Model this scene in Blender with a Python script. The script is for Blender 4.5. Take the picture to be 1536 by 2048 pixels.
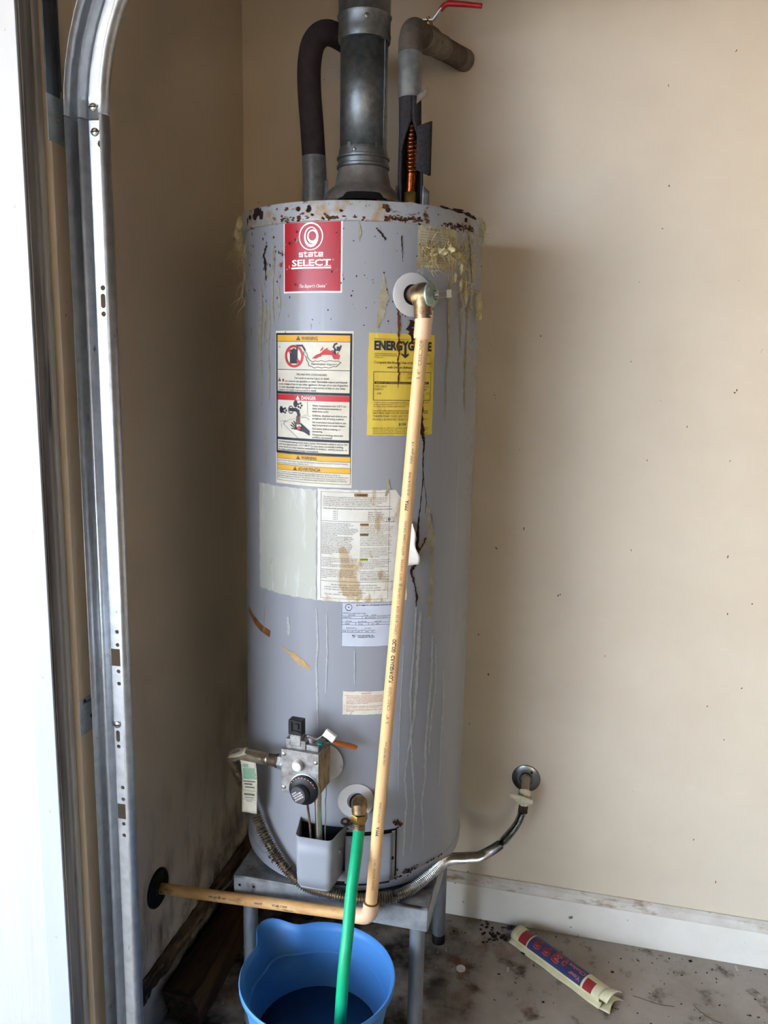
import bpy, bmesh, math, random
from math import sin, cos, pi, radians, sqrt, atan2
from mathutils import Vector, Matrix
from mathutils.geometry import tessellate_polygon

for o in list(bpy.data.objects):
    bpy.data.objects.remove(o, do_unlink=True)
SC = bpy.context.scene
COL = SC.collection
RND = random.Random(7)

# ------------------------------------------------------------------ camera
F_PX, PITCH, ROLL, YAW = 1630.2, .1797, .0204, .2329
fw = Vector((-sin(YAW) * cos(PITCH), cos(YAW) * cos(PITCH), -sin(PITCH)))
rt = Vector((cos(YAW), sin(YAW), 0))
up = rt.cross(fw)
r2 = cos(ROLL) * rt + sin(ROLL) * up
u2 = -sin(ROLL) * rt + cos(ROLL) * up
cd = bpy.data.cameras.new('camera')
cam = bpy.data.objects.new('camera', cd)
COL.objects.link(cam)
cd.sensor_fit = 'HORIZONTAL'
cd.sensor_width = 36.0
cd.lens = F_PX / 1536 * 36
cd.clip_start = .02
M = Matrix((r2, u2, -fw)).transposed().to_4x4()
M.translation = Vector((.8652, -2.0346, 1.5))
cam.matrix_world = M
SC.camera = cam

# ------------------------------------------------------------------ light
W = bpy.data.worlds.new('sky')
SC.world = W
W.use_nodes = True
bg = W.node_tree.nodes['Background']
sky = W.node_tree.nodes.new('ShaderNodeTexSky')
sky.sky_type = 'NISHITA'
sky.sun_disc = False
sky.sun_elevation = radians(40)
sky.sun_rotation = radians(38)
W.node_tree.links.new(sky.outputs[0], bg.inputs['Color'])
bg.inputs['Strength'].default_value = .75

sd = bpy.data.lights.new('sun', 'SUN')
sd.energy = 40.0
sd.color = (1.0, .94, .85)
sd.angle = radians(.6)
so = bpy.data.objects.new('sun', sd)
COL.objects.link(so)
so.location = (3, 3, 8)
so.rotation_euler = Vector((-.472, -.604, -.643)).to_track_quat('-Z', 'Y').to_euler()

pd = bpy.data.lights.new('door_portal', 'AREA')
pd.shape = 'RECTANGLE'
pd.size = 2.1
pd.size_y = 5.8
pd.cycles.is_portal = True
po = bpy.data.objects.new('door_portal', pd)
COL.objects.link(po)
po.location = (-.06, -3.71, 1.06)
po.rotation_euler = (0, radians(-90), 0)

vs = SC.view_settings
SC.display_settings.display_device = 'sRGB'
vs.view_transform = 'Standard'
vs.look = 'None'
vs.gamma = 1
vs.use_curve_mapping = False
vs.exposure = 1.42
SC.cycles.use_denoising = True
SC.cycles.max_bounces = 6
SC.cycles.diffuse_bounces = 4
SC.cycles.glossy_bounces = 3
SC.cycles.transmission_bounces = 2
SC.cycles.adaptive_threshold = .03


# ------------------------------------------------------------------ materials
def S(r, g, b):
    f = lambda c: (c / 255 / 12.92) if c <= 10 else ((c / 255 + .055) / 1.055) ** 2.4
    return (f(r), f(g), f(b), 1)


MATS = {}


def nd(nt, t, **kw):
    n = nt.nodes.new(t)
    for k, v in kw.items():
        setattr(n, k, v)
    return n


def pm(name, col, col2=None, rough=.5, metal=0., scale=30, stretch=(1, 1, 1), bump=0., lo=.4, hi=.65,
       detail=5, bscale=None, extra=None, trans=0., spec=.3):
    """procedural material: two colours mixed by a noise field, noise bump, extra = list of (colour, scale, lo, hi, stretch)"""
    if name in MATS:
        return MATS[name]
    m = bpy.data.materials.new(name)
    m.use_nodes = True
    nt = m.node_tree
    bs = nt.nodes['Principled BSDF']
    tc = nd(nt, 'ShaderNodeTexCoord')

    def noise(sc, st, det=3):
        mp = nd(nt, 'ShaderNodeMapping')
        mp.inputs['Scale'].default_value = st
        nt.links.new(tc.outputs['Object'], mp.inputs['Vector'])
        n = nd(nt, 'ShaderNodeTexNoise')
        n.inputs['Scale'].default_value = sc
        n.inputs['Detail'].default_value = det
        n.inputs['Roughness'].default_value = .6
        nt.links.new(mp.outputs[0], n.inputs['Vector'])
        return n

    def ramp(n, a, b):
        r = nd(nt, 'ShaderNodeMapRange')
        r.inputs['From Min'].default_value = a
        r.inputs['From Max'].default_value = b
        nt.links.new(n.outputs[0], r.inputs['Value'])
        return r

    def mix(fac, a, b):
        x = nd(nt, 'ShaderNodeMix', data_type='RGBA')
        nt.links.new(fac, x.inputs[0])
        for s, i in ((a, 6), (b, 7)):
            if isinstance(s, tuple):
                x.inputs[i].default_value = s
            else:
                nt.links.new(s, x.inputs[i])
        return x.outputs[2]

    cur = col
    if col2 is not None:
        n = noise(scale, stretch, detail)
        cur = mix(ramp(n, lo, hi).outputs[0], col, col2)
    for e in (extra or []):
        c, sc, a, b, st = e[:5]
        n = noise(sc, st, e[6] if len(e) > 6 else 4)
        fac = ramp(n, a, b).outputs[0]
        if len(e) > 5 and e[5] is not None:          # (axis, from, to) keeps the dirt in one region of the thing
            sx = nd(nt, 'ShaderNodeSeparateXYZ')
            nt.links.new(tc.outputs['Object'], sx.inputs[0])
            for ax, f0, f1 in e[5]:
                r = nd(nt, 'ShaderNodeMapRange')
                r.inputs['From Min'].default_value = f0
                r.inputs['From Max'].default_value = f1
                nt.links.new(sx.outputs[ax], r.inputs['Value'])
                mu = nd(nt, 'ShaderNodeMath', operation='MULTIPLY')
                nt.links.new(fac, mu.inputs[0])
                nt.links.new(r.outputs[0], mu.inputs[1])
                fac = mu.outputs[0]
        cur = mix(fac, cur, c)
    if isinstance(cur, tuple):
        bs.inputs['Base Color'].default_value = cur
    else:
        nt.links.new(cur, bs.inputs['Base Color'])
    bs.inputs['Roughness'].default_value = rough
    bs.inputs['Metallic'].default_value = metal
    bs.inputs['Specular IOR Level'].default_value = spec
    if trans:
        bs.inputs['Transmission Weight'].default_value = trans
    if bump:
        n = noise(bscale or scale * 2, stretch)
        b = nd(nt, 'ShaderNodeBump')
        b.inputs['Strength'].default_value = bump
        b.inputs['Distance'].default_value = .002
        nt.links.new(n.outputs[0], b.inputs['Height'])
        nt.links.new(b.outputs[0], bs.inputs['Normal'])
    MATS[name] = m
    return m


WALLC, WALLC2 = S(226, 209, 183), S(221, 203, 177)
SPECK = S(70, 52, 38)
m_wall = pm('wall_paint', WALLC, WALLC2, rough=.45, scale=4, bump=.15, bscale=180,
            extra=[(SPECK, 60, .738, .755, (1, 1, .6), None, 2)])
m_wall_l = pm('wall_paint_dirty', WALLC, WALLC2, rough=.5, scale=4, bump=.15, bscale=180,
              extra=[(SPECK, 38, .76, .79, (1, 1, .6), None, 3),
                     (S(120, 96, 72), 9, .50, .70, (1, 2.2, .7), [(2, .62, .16)]),
                     (S(48, 38, 30), 15, .40, .58, (1, 1, 1), [(2, .30, .13), (1, -.75, -.25)]),
                     (S(50, 40, 32), 7, .44, .62, (1, 1, .5), [(2, .85, .25), (1, -.28, -.03)])])
m_ceil = pm('ceiling_paint', S(92, 82, 70), S(86, 77, 66), rough=.9, scale=6)
m_stud = pm('bare_timber_lining', S(118, 92, 64), S(96, 74, 52), rough=.9, scale=6)
m_floor = pm('concrete', S(186, 176, 164), S(158, 148, 137), rough=.75, scale=7, bump=.3, bscale=60, lo=.35, hi=.7,
             extra=[(S(84, 72, 60), 14, .56, .70, (1, 1, 1)), (S(205, 200, 192), 90, .70, .76, (1, 1, 1)),
                    (S(58, 48, 40), 120, .68, .74, (1, 1, 1)),
                    (S(128, 72, 38), 6, .54, .66, (1.4, 1, 1), [(0, .95, .60), (1, -.55, -.28)]),
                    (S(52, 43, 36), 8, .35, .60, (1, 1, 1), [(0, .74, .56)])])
m_bounce = pm('pale_blue_bounce', S(172, 192, 222), S(166, 186, 216), rough=.7, scale=3)  # blue chosen to cool the light bounced off the added wing
m_drive = pm('driveway_concrete', S(198, 178, 148), S(184, 164, 136), rough=.9, scale=3)
m_base = pm('baseboard_paint', S(240, 232, 217), S(232, 224, 208), rough=.35, scale=9,
            extra=[(S(120, 105, 88), 46, .70, .75, (1, 1, .7), None, 3)])
m_mould = pm('moulding_paint', S(222, 214, 198), S(208, 196, 178), rough=.35, scale=14,
             extra=[(S(150, 116, 84), 16, .55, .72, (1, 1, 3))])
m_base_l = pm('baseboard_rotten', S(196, 186, 170), S(150, 134, 116), rough=.6, scale=9,
              extra=[(S(42, 32, 25), 12, .36, .52, (1, .5, 2), [(1, -.62, -.42)])])
m_mould_l = pm('moulding_rotten', S(132, 106, 80), S(50, 37, 27), rough=.7, scale=26, lo=.36, hi=.58, stretch=(1, .25, 1.6), bump=.8)
m_board = pm('jamb_board_paint', S(196, 176, 148), S(188, 168, 140), rough=.5, scale=6, extra=[(SPECK, 30, .74, .77, (1, 1, .4), None, 3)])
m_trimw = pm('white_trim_paint', S(178, 182, 188), S(173, 177, 183), rough=.45, scale=8, bump=.1, bscale=120, stretch=(1, 1, .1))
m_trimt = pm('white_panel_paint', S(184, 183, 180), S(178, 177, 174), rough=.55, scale=12, bump=.5, bscale=70, stretch=(1, 1, .08),
             extra=[(S(190, 170, 150), 20, .74, .78, (1, 1, .4))])
m_roughw = pm('weathered_wood_edge', S(152, 146, 140), S(74, 68, 64), rough=.85, scale=30, stretch=(1, 1, .05), bump=.8, lo=.35, hi=.7)
m_seal = pm('grey_weather_seal', S(168, 164, 158), S(120, 114, 108), rough=.7, scale=22, stretch=(1, 1, .06),
            extra=[(S(36, 31, 30), 16, .60, .66, (1, 1, .08))])
m_beige = pm('beige_jamb_edge', S(188, 186, 180), S(172, 170, 164), rough=.6, scale=20, stretch=(1, 1, .1))

m_galv = pm('galvanised_steel', S(176, 181, 184), S(146, 151, 154), rough=.45, metal=.55, scale=60, bump=.08, bscale=300, lo=.35, hi=.7)
m_flue = pm('flue_steel', S(158, 162, 162), S(122, 127, 128), rough=.46, metal=.9, scale=70, bump=.12, bscale=420, lo=.3, hi=.7)
m_track = pm('track_steel', S(206, 210, 214), S(188, 192, 196), rough=.38, metal=.75, scale=50, bump=.05, bscale=200,
             extra=[(S(120, 112, 104), 60, .68, .76, (1, 1, .4))])
m_standm = pm('stand_sheet_metal', S(176, 180, 182), S(140, 143, 144), rough=.45, metal=.45, scale=26, bump=.15, bscale=120, lo=.35, hi=.7,
              extra=[(S(92, 52, 30), 14, .60, .72, (1, 1, .6)), (S(48, 38, 32), 9, .40, .66, (1, 1, 1), [(2, .024, .030)])])
m_leg = pm('conduit_leg', S(160, 167, 172), S(120, 127, 132), rough=.42, metal=.6, scale=30, stretch=(1, 1, .3), lo=.35, hi=.7)
m_hole = pm('dark_gap', S(16, 13, 12), S(26, 21, 19), rough=.9, scale=40)  # near-black colour put in for the shade inside holes and gaps
m_bolt = pm('zinc_bolt', S(190, 188, 180), S(140, 136, 128), rough=.3, metal=1, scale=200)

TANK, TANK2 = S(151, 152, 156), S(146, 147, 151)
m_tank = pm('tank_enamel', TANK, TANK2, rough=.30, spec=.30, scale=3, stretch=(3, 3, .6), lo=.35, hi=.7, bump=.04, bscale=14,
            extra=[(S(158, 161, 166), 26, .62, .76, (1, 1, .05)),
                   (S(150, 142, 122), 14, .58, .74, (1, 1, .35), [(2, .78, 1.2)]),
                   (S(110, 78, 48), 46, .655, .70, (1, 1, .5), [(2, .95, 1.22)]),
                   (S(60, 40, 28), 110, .69, .73, (1, 1, .6), [(2, 1.0, 1.24)]),
                   (S(120, 80, 52), 30, .62, .70, (1, 1, .7), [(2, .10, .03)])])
m_cap = pm('tank_cap_enamel', S(160, 162, 164), S(150, 148, 142), rough=.35, scale=10,
           extra=[(S(150, 128, 96), 24, .52, .66, (1, 1, 1)), (S(92, 52, 30), 40, .60, .68, (1, 1, 1.4)), (S(34, 24, 20), 80, .66, .71, (1, 1, 1))])
m_cover = pm('cover_enamel', S(152, 154, 159), S(147, 149, 154), rough=.32, spec=.30, scale=5, extra=[(S(150, 120, 92), 40, .70, .76, (1, 1, .3))])
m_rust = pm('rust', S(120, 66, 34), S(50, 26, 16), rough=.95, scale=90, lo=.3, hi=.65, bump=1.0)
m_rustd = pm('dark_rust', S(62, 32, 20), S(28, 17, 13), rough=.95, scale=90, lo=.3, hi=.65, bump=1.0)
m_foam = pm('foam_residue', S(186, 172, 128), S(156, 136, 92), rough=.95, scale=70, bump=1.0)
m_drip = pm('mineral_drip', S(176, 178, 178), S(164, 165, 162), rough=.6, scale=60, bump=.4)
m_dripy = pm('yellowed_drip', S(164, 158, 136), S(148, 136, 108), rough=.8, scale=60, bump=.6)
m_fluff = pm('insulation_fluff', S(206, 192, 148), S(186, 166, 116), rough=1, scale=60)
m_washer = pm('white_washer', S(208, 206, 204), S(196, 194, 190), rough=.4, scale=12, extra=[(S(150, 110, 80), 40, .66, .74, (1, 1, 1))])
m_brass = pm('brass', S(190, 160, 96), S(140, 114, 66), rough=.35, metal=1, scale=60)
m_oldbrass = pm('tarnished_brass', S(150, 128, 100), S(104, 86, 64), rough=.45, metal=.9, scale=50)
m_green_patina = pm('pale_green_zinc', S(170, 186, 172), S(136, 150, 136), rough=.45, metal=.5, scale=120, lo=.35, hi=.65)
m_copper = pm('copper', S(196, 112, 66), S(140, 74, 42), rough=.3, metal=1, scale=80)
m_foamins = pm('pipe_insulation', S(58, 54, 56), S(44, 41, 43), rough=.9, scale=200, bump=.5, bscale=500)
m_foamdust = pm('dusty_insulation', S(104, 92, 80), S(84, 74, 64), rough=.95, scale=60, bump=.5, bscale=400)
m_foamred = pm('aged_insulation', S(66, 55, 55), S(52, 44, 46), rough=.85, scale=40, bump=.4, bscale=400)
m_tape = pm('duct_tape', S(128, 128, 126), S(106, 106, 105), rough=.38, scale=60, metal=.2, bump=.15)
m_tapeold = pm('dusty_tape', S(126, 114, 98), S(104, 92, 78), rough=.7, scale=50, bump=.3)
m_redh = pm('red_vinyl', S(176, 32, 34), S(150, 26, 30), rough=.4, scale=60)
m_hood = pm('draft_hood_metal', S(150, 144, 138), S(124, 116, 108), rough=.45, metal=.5, scale=40)
m_cpvc = pm('cpvc', S(236, 192, 140), S(226, 178, 124), rough=.38, scale=9, stretch=(1, 1, .2))
m_cpvcd = pm('cpvc_dirty', S(226, 178, 118), S(196, 146, 92), rough=.5, scale=22, stretch=(.4, 1, 1), extra=[(S(120, 92, 64), 30, .58, .72, (.5, 1, 1))])
m_elbow = pm('cpvc_fitting', S(236, 196, 160), S(230, 186, 146), rough=.35, scale=20)
m_ptape = pm('thread_tape', S(232, 222, 206), S(206, 188, 160), rough=.8, scale=60, bump=.8)
m_ink = pm('black_ink', S(34, 30, 28), S(44, 38, 34), rough=.7, scale=100)
m_inkbrown = pm('brown_ink', S(150, 108, 52), S(130, 92, 46), rough=.7, scale=100)
m_inkgrey = pm('faded_ink', S(92, 88, 82), S(110, 104, 96), rough=.7, scale=200)
m_flex = pm('stainless_corrugated', S(204, 203, 200), S(176, 174, 170), rough=.2, metal=1, scale=40)
m_flexd = pm('dull_corrugated', S(196, 184, 166), S(160, 148, 132), rough=.36, metal=1, scale=40)
m_chrome = pm('chrome', S(200, 200, 200), S(184, 184, 182), rough=.3, metal=1, scale=20)
m_paintpipe = pm('painted_pipe', S(206, 192, 168), S(188, 166, 134), rough=.5, scale=50)
m_cream = pm('cream_painted_metal', S(216, 208, 176), S(196, 184, 150), rough=.5, scale=60)
m_brownnut = pm('dark_nut', S(78, 62, 46), S(52, 42, 32), rough=.6, metal=.4, scale=90)
m_iron = pm('dark_iron_flange', S(44, 43, 45), S(32, 31, 33), rough=.55, metal=.4, scale=40)
m_hose = pm('green_hose', S(28, 176, 122), S(24, 164, 112), rough=.33, scale=8)
m_bucket = pm('blue_plastic', S(82, 142, 204), S(76, 134, 198), rough=.36, scale=6)
m_water = pm('dark_water', S(22, 50, 84), S(18, 42, 72), rough=.08, scale=4)
m_alu = pm('cast_aluminium', S(168, 166, 164), S(112, 104, 98), rough=.5, metal=.6, scale=60, lo=.35, hi=.68, bump=.2,
           extra=[(S(214, 210, 204), 30, .6, .7, (1, 1, 1))])
m_aluside = pm('label_stained_side', S(160, 142, 110), S(104, 84, 60), rough=.6, metal=.2, scale=70, stretch=(1, 1, .5))
m_blackp = pm('black_plastic', S(26, 25, 26), S(36, 34, 34), rough=.4, scale=60)
m_greyp = pm('dark_grey_plastic', S(62, 63, 68), S(54, 55, 60), rough=.5, scale=60)
m_whitep = pm('white_plastic', S(226, 222, 214), S(210, 204, 194), rough=.4, scale=60)
m_teal = pm('teal_plastic', S(24, 132, 118), S(20, 112, 100), rough=.4, scale=60)
m_orange = pm('orange_lead', S(176, 98, 46), S(150, 80, 36), rough=.5, scale=60)
m_redw = pm('red_wire', S(196, 70, 48), S(170, 58, 40), rough=.5, scale=60)
m_tube = pm('aluminium_tube', S(196, 196, 186), S(176, 174, 162), rough=.28, metal=1, scale=60)
m_tag = pm('tag_paper', S(222, 214, 190), S(206, 194, 166), rough=.8, scale=30, extra=[(S(140, 100, 62), 40, .66, .70, (1, 1, 1))])
m_taggreen = pm('tag_green_print', S(140, 176, 142), S(160, 188, 158), rough=.8, scale=60)
m_taggrey = pm('tag_dark_print', S(92, 98, 84), S(112, 116, 100), rough=.8, scale=60)
m_wood = pm('rotten_wood', S(96, 70, 42), S(30, 22, 16), rough=.9, scale=22, stretch=(1, .15, 1), bump=1, lo=.35, hi=.65)
m_wooddark = pm('rotten_wood_end', S(58, 40, 28), S(22, 16, 13), rough=.95, scale=50, bump=1, lo=.35, hi=.65)

# printing colours
P_RED = pm('label_red', S(178, 34, 44), S(160, 30, 40), rough=.3, scale=14, stretch=(1, 1, .3), extra=[(S(150, 120, 104), 40, .66, .74, (1, 1, .7))])
P_REDD = pm('print_red', S(196, 50, 54), S(184, 44, 50), rough=.4, scale=30)
P_WHITE = pm('print_white', S(238, 232, 224), S(228, 220, 208), rough=.4, scale=30, extra=[(S(190, 168, 128), 60, .66, .74, (1, 1, 1))])
P_PAPER = pm('label_paper', S(220, 214, 196), S(208, 200, 178), rough=.5, scale=20, extra=[(S(170, 140, 100), 60, .68, .74, (1, 1, .6))])
P_PAPER2 = pm('stained_label_paper', S(222, 219, 208), S(210, 204, 190), rough=.5, scale=14, extra=[(S(192, 170, 136), 18, .52, .58, (1, 1, .5))])
P_GOLD = pm('print_gold', S(228, 174, 62), S(220, 164, 56), rough=.45, scale=30)
P_OCHRE = pm('print_ochre', S(164, 118, 62), S(148, 104, 54), rough=.5, scale=60)
P_OLIVE = pm('print_olive', S(186, 186, 70), S(166, 166, 62), rough=.5, scale=60)
P_BLACK = pm('print_black', S(40, 40, 48), S(52, 52, 58), rough=.5, scale=50)
P_YEL = pm('energy_label_yellow', S(219, 194, 82), S(205, 175, 63), rough=.4, scale=18, bump=.25, bscale=40, stretch=(1, 1, .4),
           extra=[(S(186, 150, 60), 22, .56, .70, (1, 1, .6)), (S(222, 208, 112), 40, .66, .72, (1, 1, .3))])
P_BLANK = pm('glue_residue', S(190, 190, 176), S(178, 178, 166), rough=.6, scale=10, stretch=(1, 1, .3), bump=.4, bscale=40,
             extra=[(S(206, 208, 200), 26, .54, .66, (1.4, 1.4, .3)), (S(170, 150, 120), 18, .68, .76, (1, 1, .6))])
P_PLATE = pm('rating_plate', S(196, 200, 210), S(188, 192, 202), rough=.35, scale=20)
P_OLDP = pm('relief_label_paper', S(196, 186, 156), S(160, 138, 96), rough=.7, scale=26, lo=.4, hi=.62)
P_SALMON = pm('faded_red_ink', S(206, 110, 96), S(190, 96, 84), rough=.6, scale=60)
P_BROWNT = pm('brown_tape', S(134, 84, 44), S(112, 66, 34), rough=.4, scale=60)
P_TAN = pm('tan_tape', S(196, 160, 104), S(180, 142, 88), rough=.5, scale=60)
P_NAVY = pm('flyer_navy', S(62, 64, 108), S(54, 56, 98), rough=.4, scale=30)
P_FRED = pm('flyer_red', S(158, 52, 54), S(146, 46, 50), rough=.4, scale=30)
P_CREAM = pm('flyer_cream', S(226, 218, 178), S(214, 202, 156), rough=.5, scale=30)
P_FPINK = pm('flyer_pink', S(206, 120, 104), S(196, 106, 92), rough=.4, scale=30)


# ------------------------------------------------------------------ geometry helpers
def V(*a):
    return Vector(a[0] if len(a) == 1 else a)


def basis(n):
    n = V(n).normalized()
    a = Vector((0, 0, 1)) if abs(n.z) < .9 else Vector((1, 0, 0))
    e1 = a.cross(n).normalized()
    return e1, n.cross(e1), n


# The heater assembly is drafted around an 18-inch tank; in the room it is a 20-inch tank set further into the corner.
DRAFT_K, DRAFT_O = 1.092, Vector((-.0796, .1872, -.138))
DRAFT = [False]


def placed(p):
    return V(p) * DRAFT_K + DRAFT_O if DRAFT[0] else V(p)


def room(*p):
    """a point of the room in the draft's own measure"""
    return (V(*p) - DRAFT_O) / DRAFT_K


class G:
    def __init__(s):
        s.v, s.f, s.m = [], [], []

    def add(s, vs, fs, mi=0):
        b = len(s.v)
        s.v += [tuple(x) for x in vs]
        s.f += [tuple(i + b for i in q) for q in fs]
        s.m += [mi] * len(fs)
        return s

    def box(s, lo, hi, mi=0):
        (a, b, c), (d, e, f) = lo, hi
        return s.add([(a, b, c), (d, b, c), (d, e, c), (a, e, c), (a, b, f), (d, b, f), (d, e, f), (a, e, f)],
                     [(0, 3, 2, 1), (4, 5, 6, 7), (0, 1, 5, 4), (1, 2, 6, 5), (2, 3, 7, 6), (3, 0, 4, 7)], mi)

    def obox(s, c, ax, half, mi=0):
        c = V(c)
        X, Y, Z = [V(a).normalized() * h for a, h in zip(ax, half)]
        vs = [c + X * i + Y * j + Z * k for k in (-1, 1) for j, i in ((-1, -1), (-1, 1), (1, 1), (1, -1))]
        return s.add(vs, [(0, 3, 2, 1), (4, 5, 6, 7), (0, 1, 5, 4), (1, 2, 6, 5), (2, 3, 7, 6), (3, 0, 4, 7)], mi)

    def rings(s, rings, close=True, cap0=False, cap1=False, mi=0):
        n = len(rings[0])
        b = len(s.v)
        for r in rings:
            s.v += [tuple(p) for p in r]
        fs = []
        for i in range(len(rings) - 1):
            for j in range(n if close else n - 1):
                k = (j + 1) % n
                fs.append((b + i * n + j, b + i * n + k, b + (i + 1) * n + k, b + (i + 1) * n + j))
        if cap0:
            fs.append(tuple(b + j for j in reversed(range(n))))
        if cap1:
            fs.append(tuple(b + (len(rings) - 1) * n + j for j in range(n)))
        s.f += fs
        s.m += [mi] * len(fs)
        return s

    def tube(s, pts, r, seg=12, cap=True, mi=0, sq=1.0):
        pts = [V(p) for p in pts]
        rs = r if isinstance(r, (list, tuple)) else [r] * len(pts)
        T = []
        for i in range(len(pts)):
            T.append((pts[min(i + 1, len(pts) - 1)] - pts[max(i - 1, 0)]).normalized())
        e1, e2, _ = basis(T[0])
        out = []
        for i, p in enumerate(pts):
            if i:
                q = T[i - 1].rotation_difference(T[i])
                e1 = q @ e1
                e2 = q @ e2
            out.append([p + (e1 * cos(2 * pi * k / seg) + e2 * sq * sin(2 * pi * k / seg)) * rs[i] for k in range(seg)])
        return s.rings(out, True, cap, cap, mi)

    def cyl(s, a, b, r, r1=None, seg=20, mi=0):
        return s.tube([a, b], [r, r if r1 is None else r1], seg, True, mi)

    def lathe(s, O, n, prof, seg=32, mi=0, cap0=True, cap1=True, rot=0.):
        e1, e2, n = basis(n)
        O = V(O)
        return s.rings([[O + n * h + (e1 * cos(2 * pi * k / seg + rot) + e2 * sin(2 * pi * k / seg + rot)) * r for k in range(seg)]
                        for r, h in prof], True, cap0, cap1, mi)

    def hexnut(s, O, n, r, h, mi=0):
        return s.lathe(O, n, [(r * .93, 0), (r, h * .12), (r, h * .88), (r * .93, h)], 6, mi)

    def surf(s, fn, nu, nv, mi=0):
        vs = [fn(i / nu, j / nv) for j in range(nv + 1) for i in range(nu + 1)]
        fs = [(j * (nu + 1) + i, j * (nu + 1) + i + 1, (j + 1) * (nu + 1) + i + 1, (j + 1) * (nu + 1) + i)
              for j in range(nv) for i in range(nu)]
        return s.add(vs, fs, mi)

    def poly(s, pts, fn, holes=(), mi=0):
        loops = [[Vector((x, y, 0)) for x, y in pts]] + [[Vector((x, y, 0)) for x, y in h] for h in holes]
        tri = tessellate_polygon(loops)
        flat = [q for l in loops for q in l]
        return s.add([fn(q.x, q.y) for q in flat], [tuple(t) for t in tri], mi)

    def build(s, name, mats, parent=None, base=None, smooth=35, solid=0., bevel=0., label=None, kind=None, offset=0., weld=0.):
        me = bpy.data.meshes.new(name)
        b = placed(base) if base is not None else (V(parent['_b']) if parent is not None and '_b' in parent else V(0, 0, 0))
        me.from_pydata([placed(v) - b for v in s.v], [], s.f)
        bm = bmesh.new()
        bm.from_mesh(me)
        for i, fc in enumerate(bm.faces):
            fc.material_index = s.m[i] if i < len(s.m) else 0
        if weld:
            bmesh.ops.remove_doubles(bm, verts=bm.verts, dist=weld)
            bmesh.ops.recalc_face_normals(bm, faces=bm.faces)
        bm.to_mesh(me)
        bm.free()
        mats = mats if isinstance(mats, (list, tuple)) else [mats]
        for m in mats:
            me.materials.append(m)
        me.validate()
        if smooth:
            me.polygons.foreach_set('use_smooth', [True] * len(me.polygons))
            me.set_sharp_from_angle(angle=radians(smooth))
        me.update()
        o = bpy.data.objects.new(name, me)
        COL.objects.link(o)
        if parent is not None:
            o.parent = parent
            o.location = b - (V(parent['_b']) if '_b' in parent else V(0, 0, 0))
            o['_b'] = tuple(b)
        else:
            o.location = b
            o['_b'] = tuple(b)
        if solid:
            md = o.modifiers.new('solidify', 'SOLIDIFY')
            md.thickness = solid
            md.offset = offset
        if bevel:
            md = o.modifiers.new('bevel', 'BEVEL')
            md.width = bevel
            md.segments = 2
            md.limit_method = 'ANGLE'
        if label:
            o['label'] = label
        if name == 'lettering':
            kind = 'stuff'                     # letters too small to pick apart
        if kind:
            o['kind'] = kind
        return o


def thing(name, label, cat, base):
    o = bpy.data.objects.new(name, None)
    COL.objects.link(o)
    o.empty_display_size = .05
    o.location = placed(base)
    o['_b'] = tuple(placed(base))
    o['label'] = label
    o['category'] = cat
    return o


def tag(o, label, cat):
    o['label'] = label
    o['category'] = cat
    return o


def struct(o):
    o['kind'] = 'structure'
    return o


def smooth_path(pts, n=8):
    P = [V(p) for p in pts]
    P = [P[0] * 2 - P[1]] + P + [P[-1] * 2 - P[-2]]
    out = []
    for i in range(1, len(P) - 2):
        for k in range(n):
            t = k / n
            a, b, c, d = P[i - 1], P[i], P[i + 1], P[i + 2]
            out.append(.5 * (2 * b + (c - a) * t + (2 * a - 5 * b + 4 * c - d) * t * t + (3 * b - a - 3 * c + d) * t ** 3))
    out.append(P[-2])
    return out


def resample(pts, step):
    out = [pts[0]]
    acc = 0
    for a, b in zip(pts, pts[1:]):
        L = (b - a).length
        while acc + L >= step:
            t = (step - acc) / L
            a = a + (b - a) * t
            out.append(a)
            L = (b - a).length
            acc = 0
        acc += L
    return out


TXT = {}


def text2d(st, bold=0.):
    key = (st, bold)
    if key in TXT:
        return TXT[key]
    cu = bpy.data.curves.new('t', 'FONT')
    cu.body = st
    cu.size = 1
    cu.resolution_u = 2
    cu.offset = bold
    ob = bpy.data.objects.new('t', cu)
    me = ob.to_mesh()
    vs = [(v.co.x, v.co.y) for v in me.vertices]
    fs = [tuple(p.vertices) for p in me.polygons]
    ob.to_mesh_clear()
    bpy.data.objects.remove(ob)
    bpy.data.curves.remove(cu)
    TXT[key] = (vs, fs)
    return TXT[key]


def put_text(g, fn, st, u, v, h, mi=0, width=None, align='L', bold=0., slant=0.):
    """one line of lettering: cap height h, baseline (u, v), optional total width"""
    vs, fs = text2d(st, bold)
    if not vs:
        return
    x0, x1 = min(a for a, b in vs), max(a for a, b in vs)
    sy = h / .70
    sx = sy if width is None else width / (x1 - x0)
    w = (x1 - x0) * sx
    off = {'L': 0, 'C': -w / 2, 'R': -w}[align]
    g.add([fn(u + off + (a - x0) * sx + slant * b * sy, v + b * sy) for a, b in vs], fs, mi)


def put_rect(g, fn, u0, v0, u1, v1, mi=0, du=4.):
    n = max(1, int(abs(u1 - u0) / du))
    g.surf(lambda a, b: fn(u0 + (u1 - u0) * a, v0 + (v1 - v0) * b), n, max(1, int(abs(v1 - v0) / 40)), mi)


def put_frame(g, fn, u0, v0, u1, v1, t, mi=0):
    put_rect(g, fn, u0, v0, u1, v0 + t, mi)
    put_rect(g, fn, u0, v1 - t, u1, v1, mi)
    put_rect(g, fn, u0, v0 + t, u0 + t, v1 - t, mi)
    put_rect(g, fn, u1 - t, v0 + t, u1, v1 - t, mi)


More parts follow.
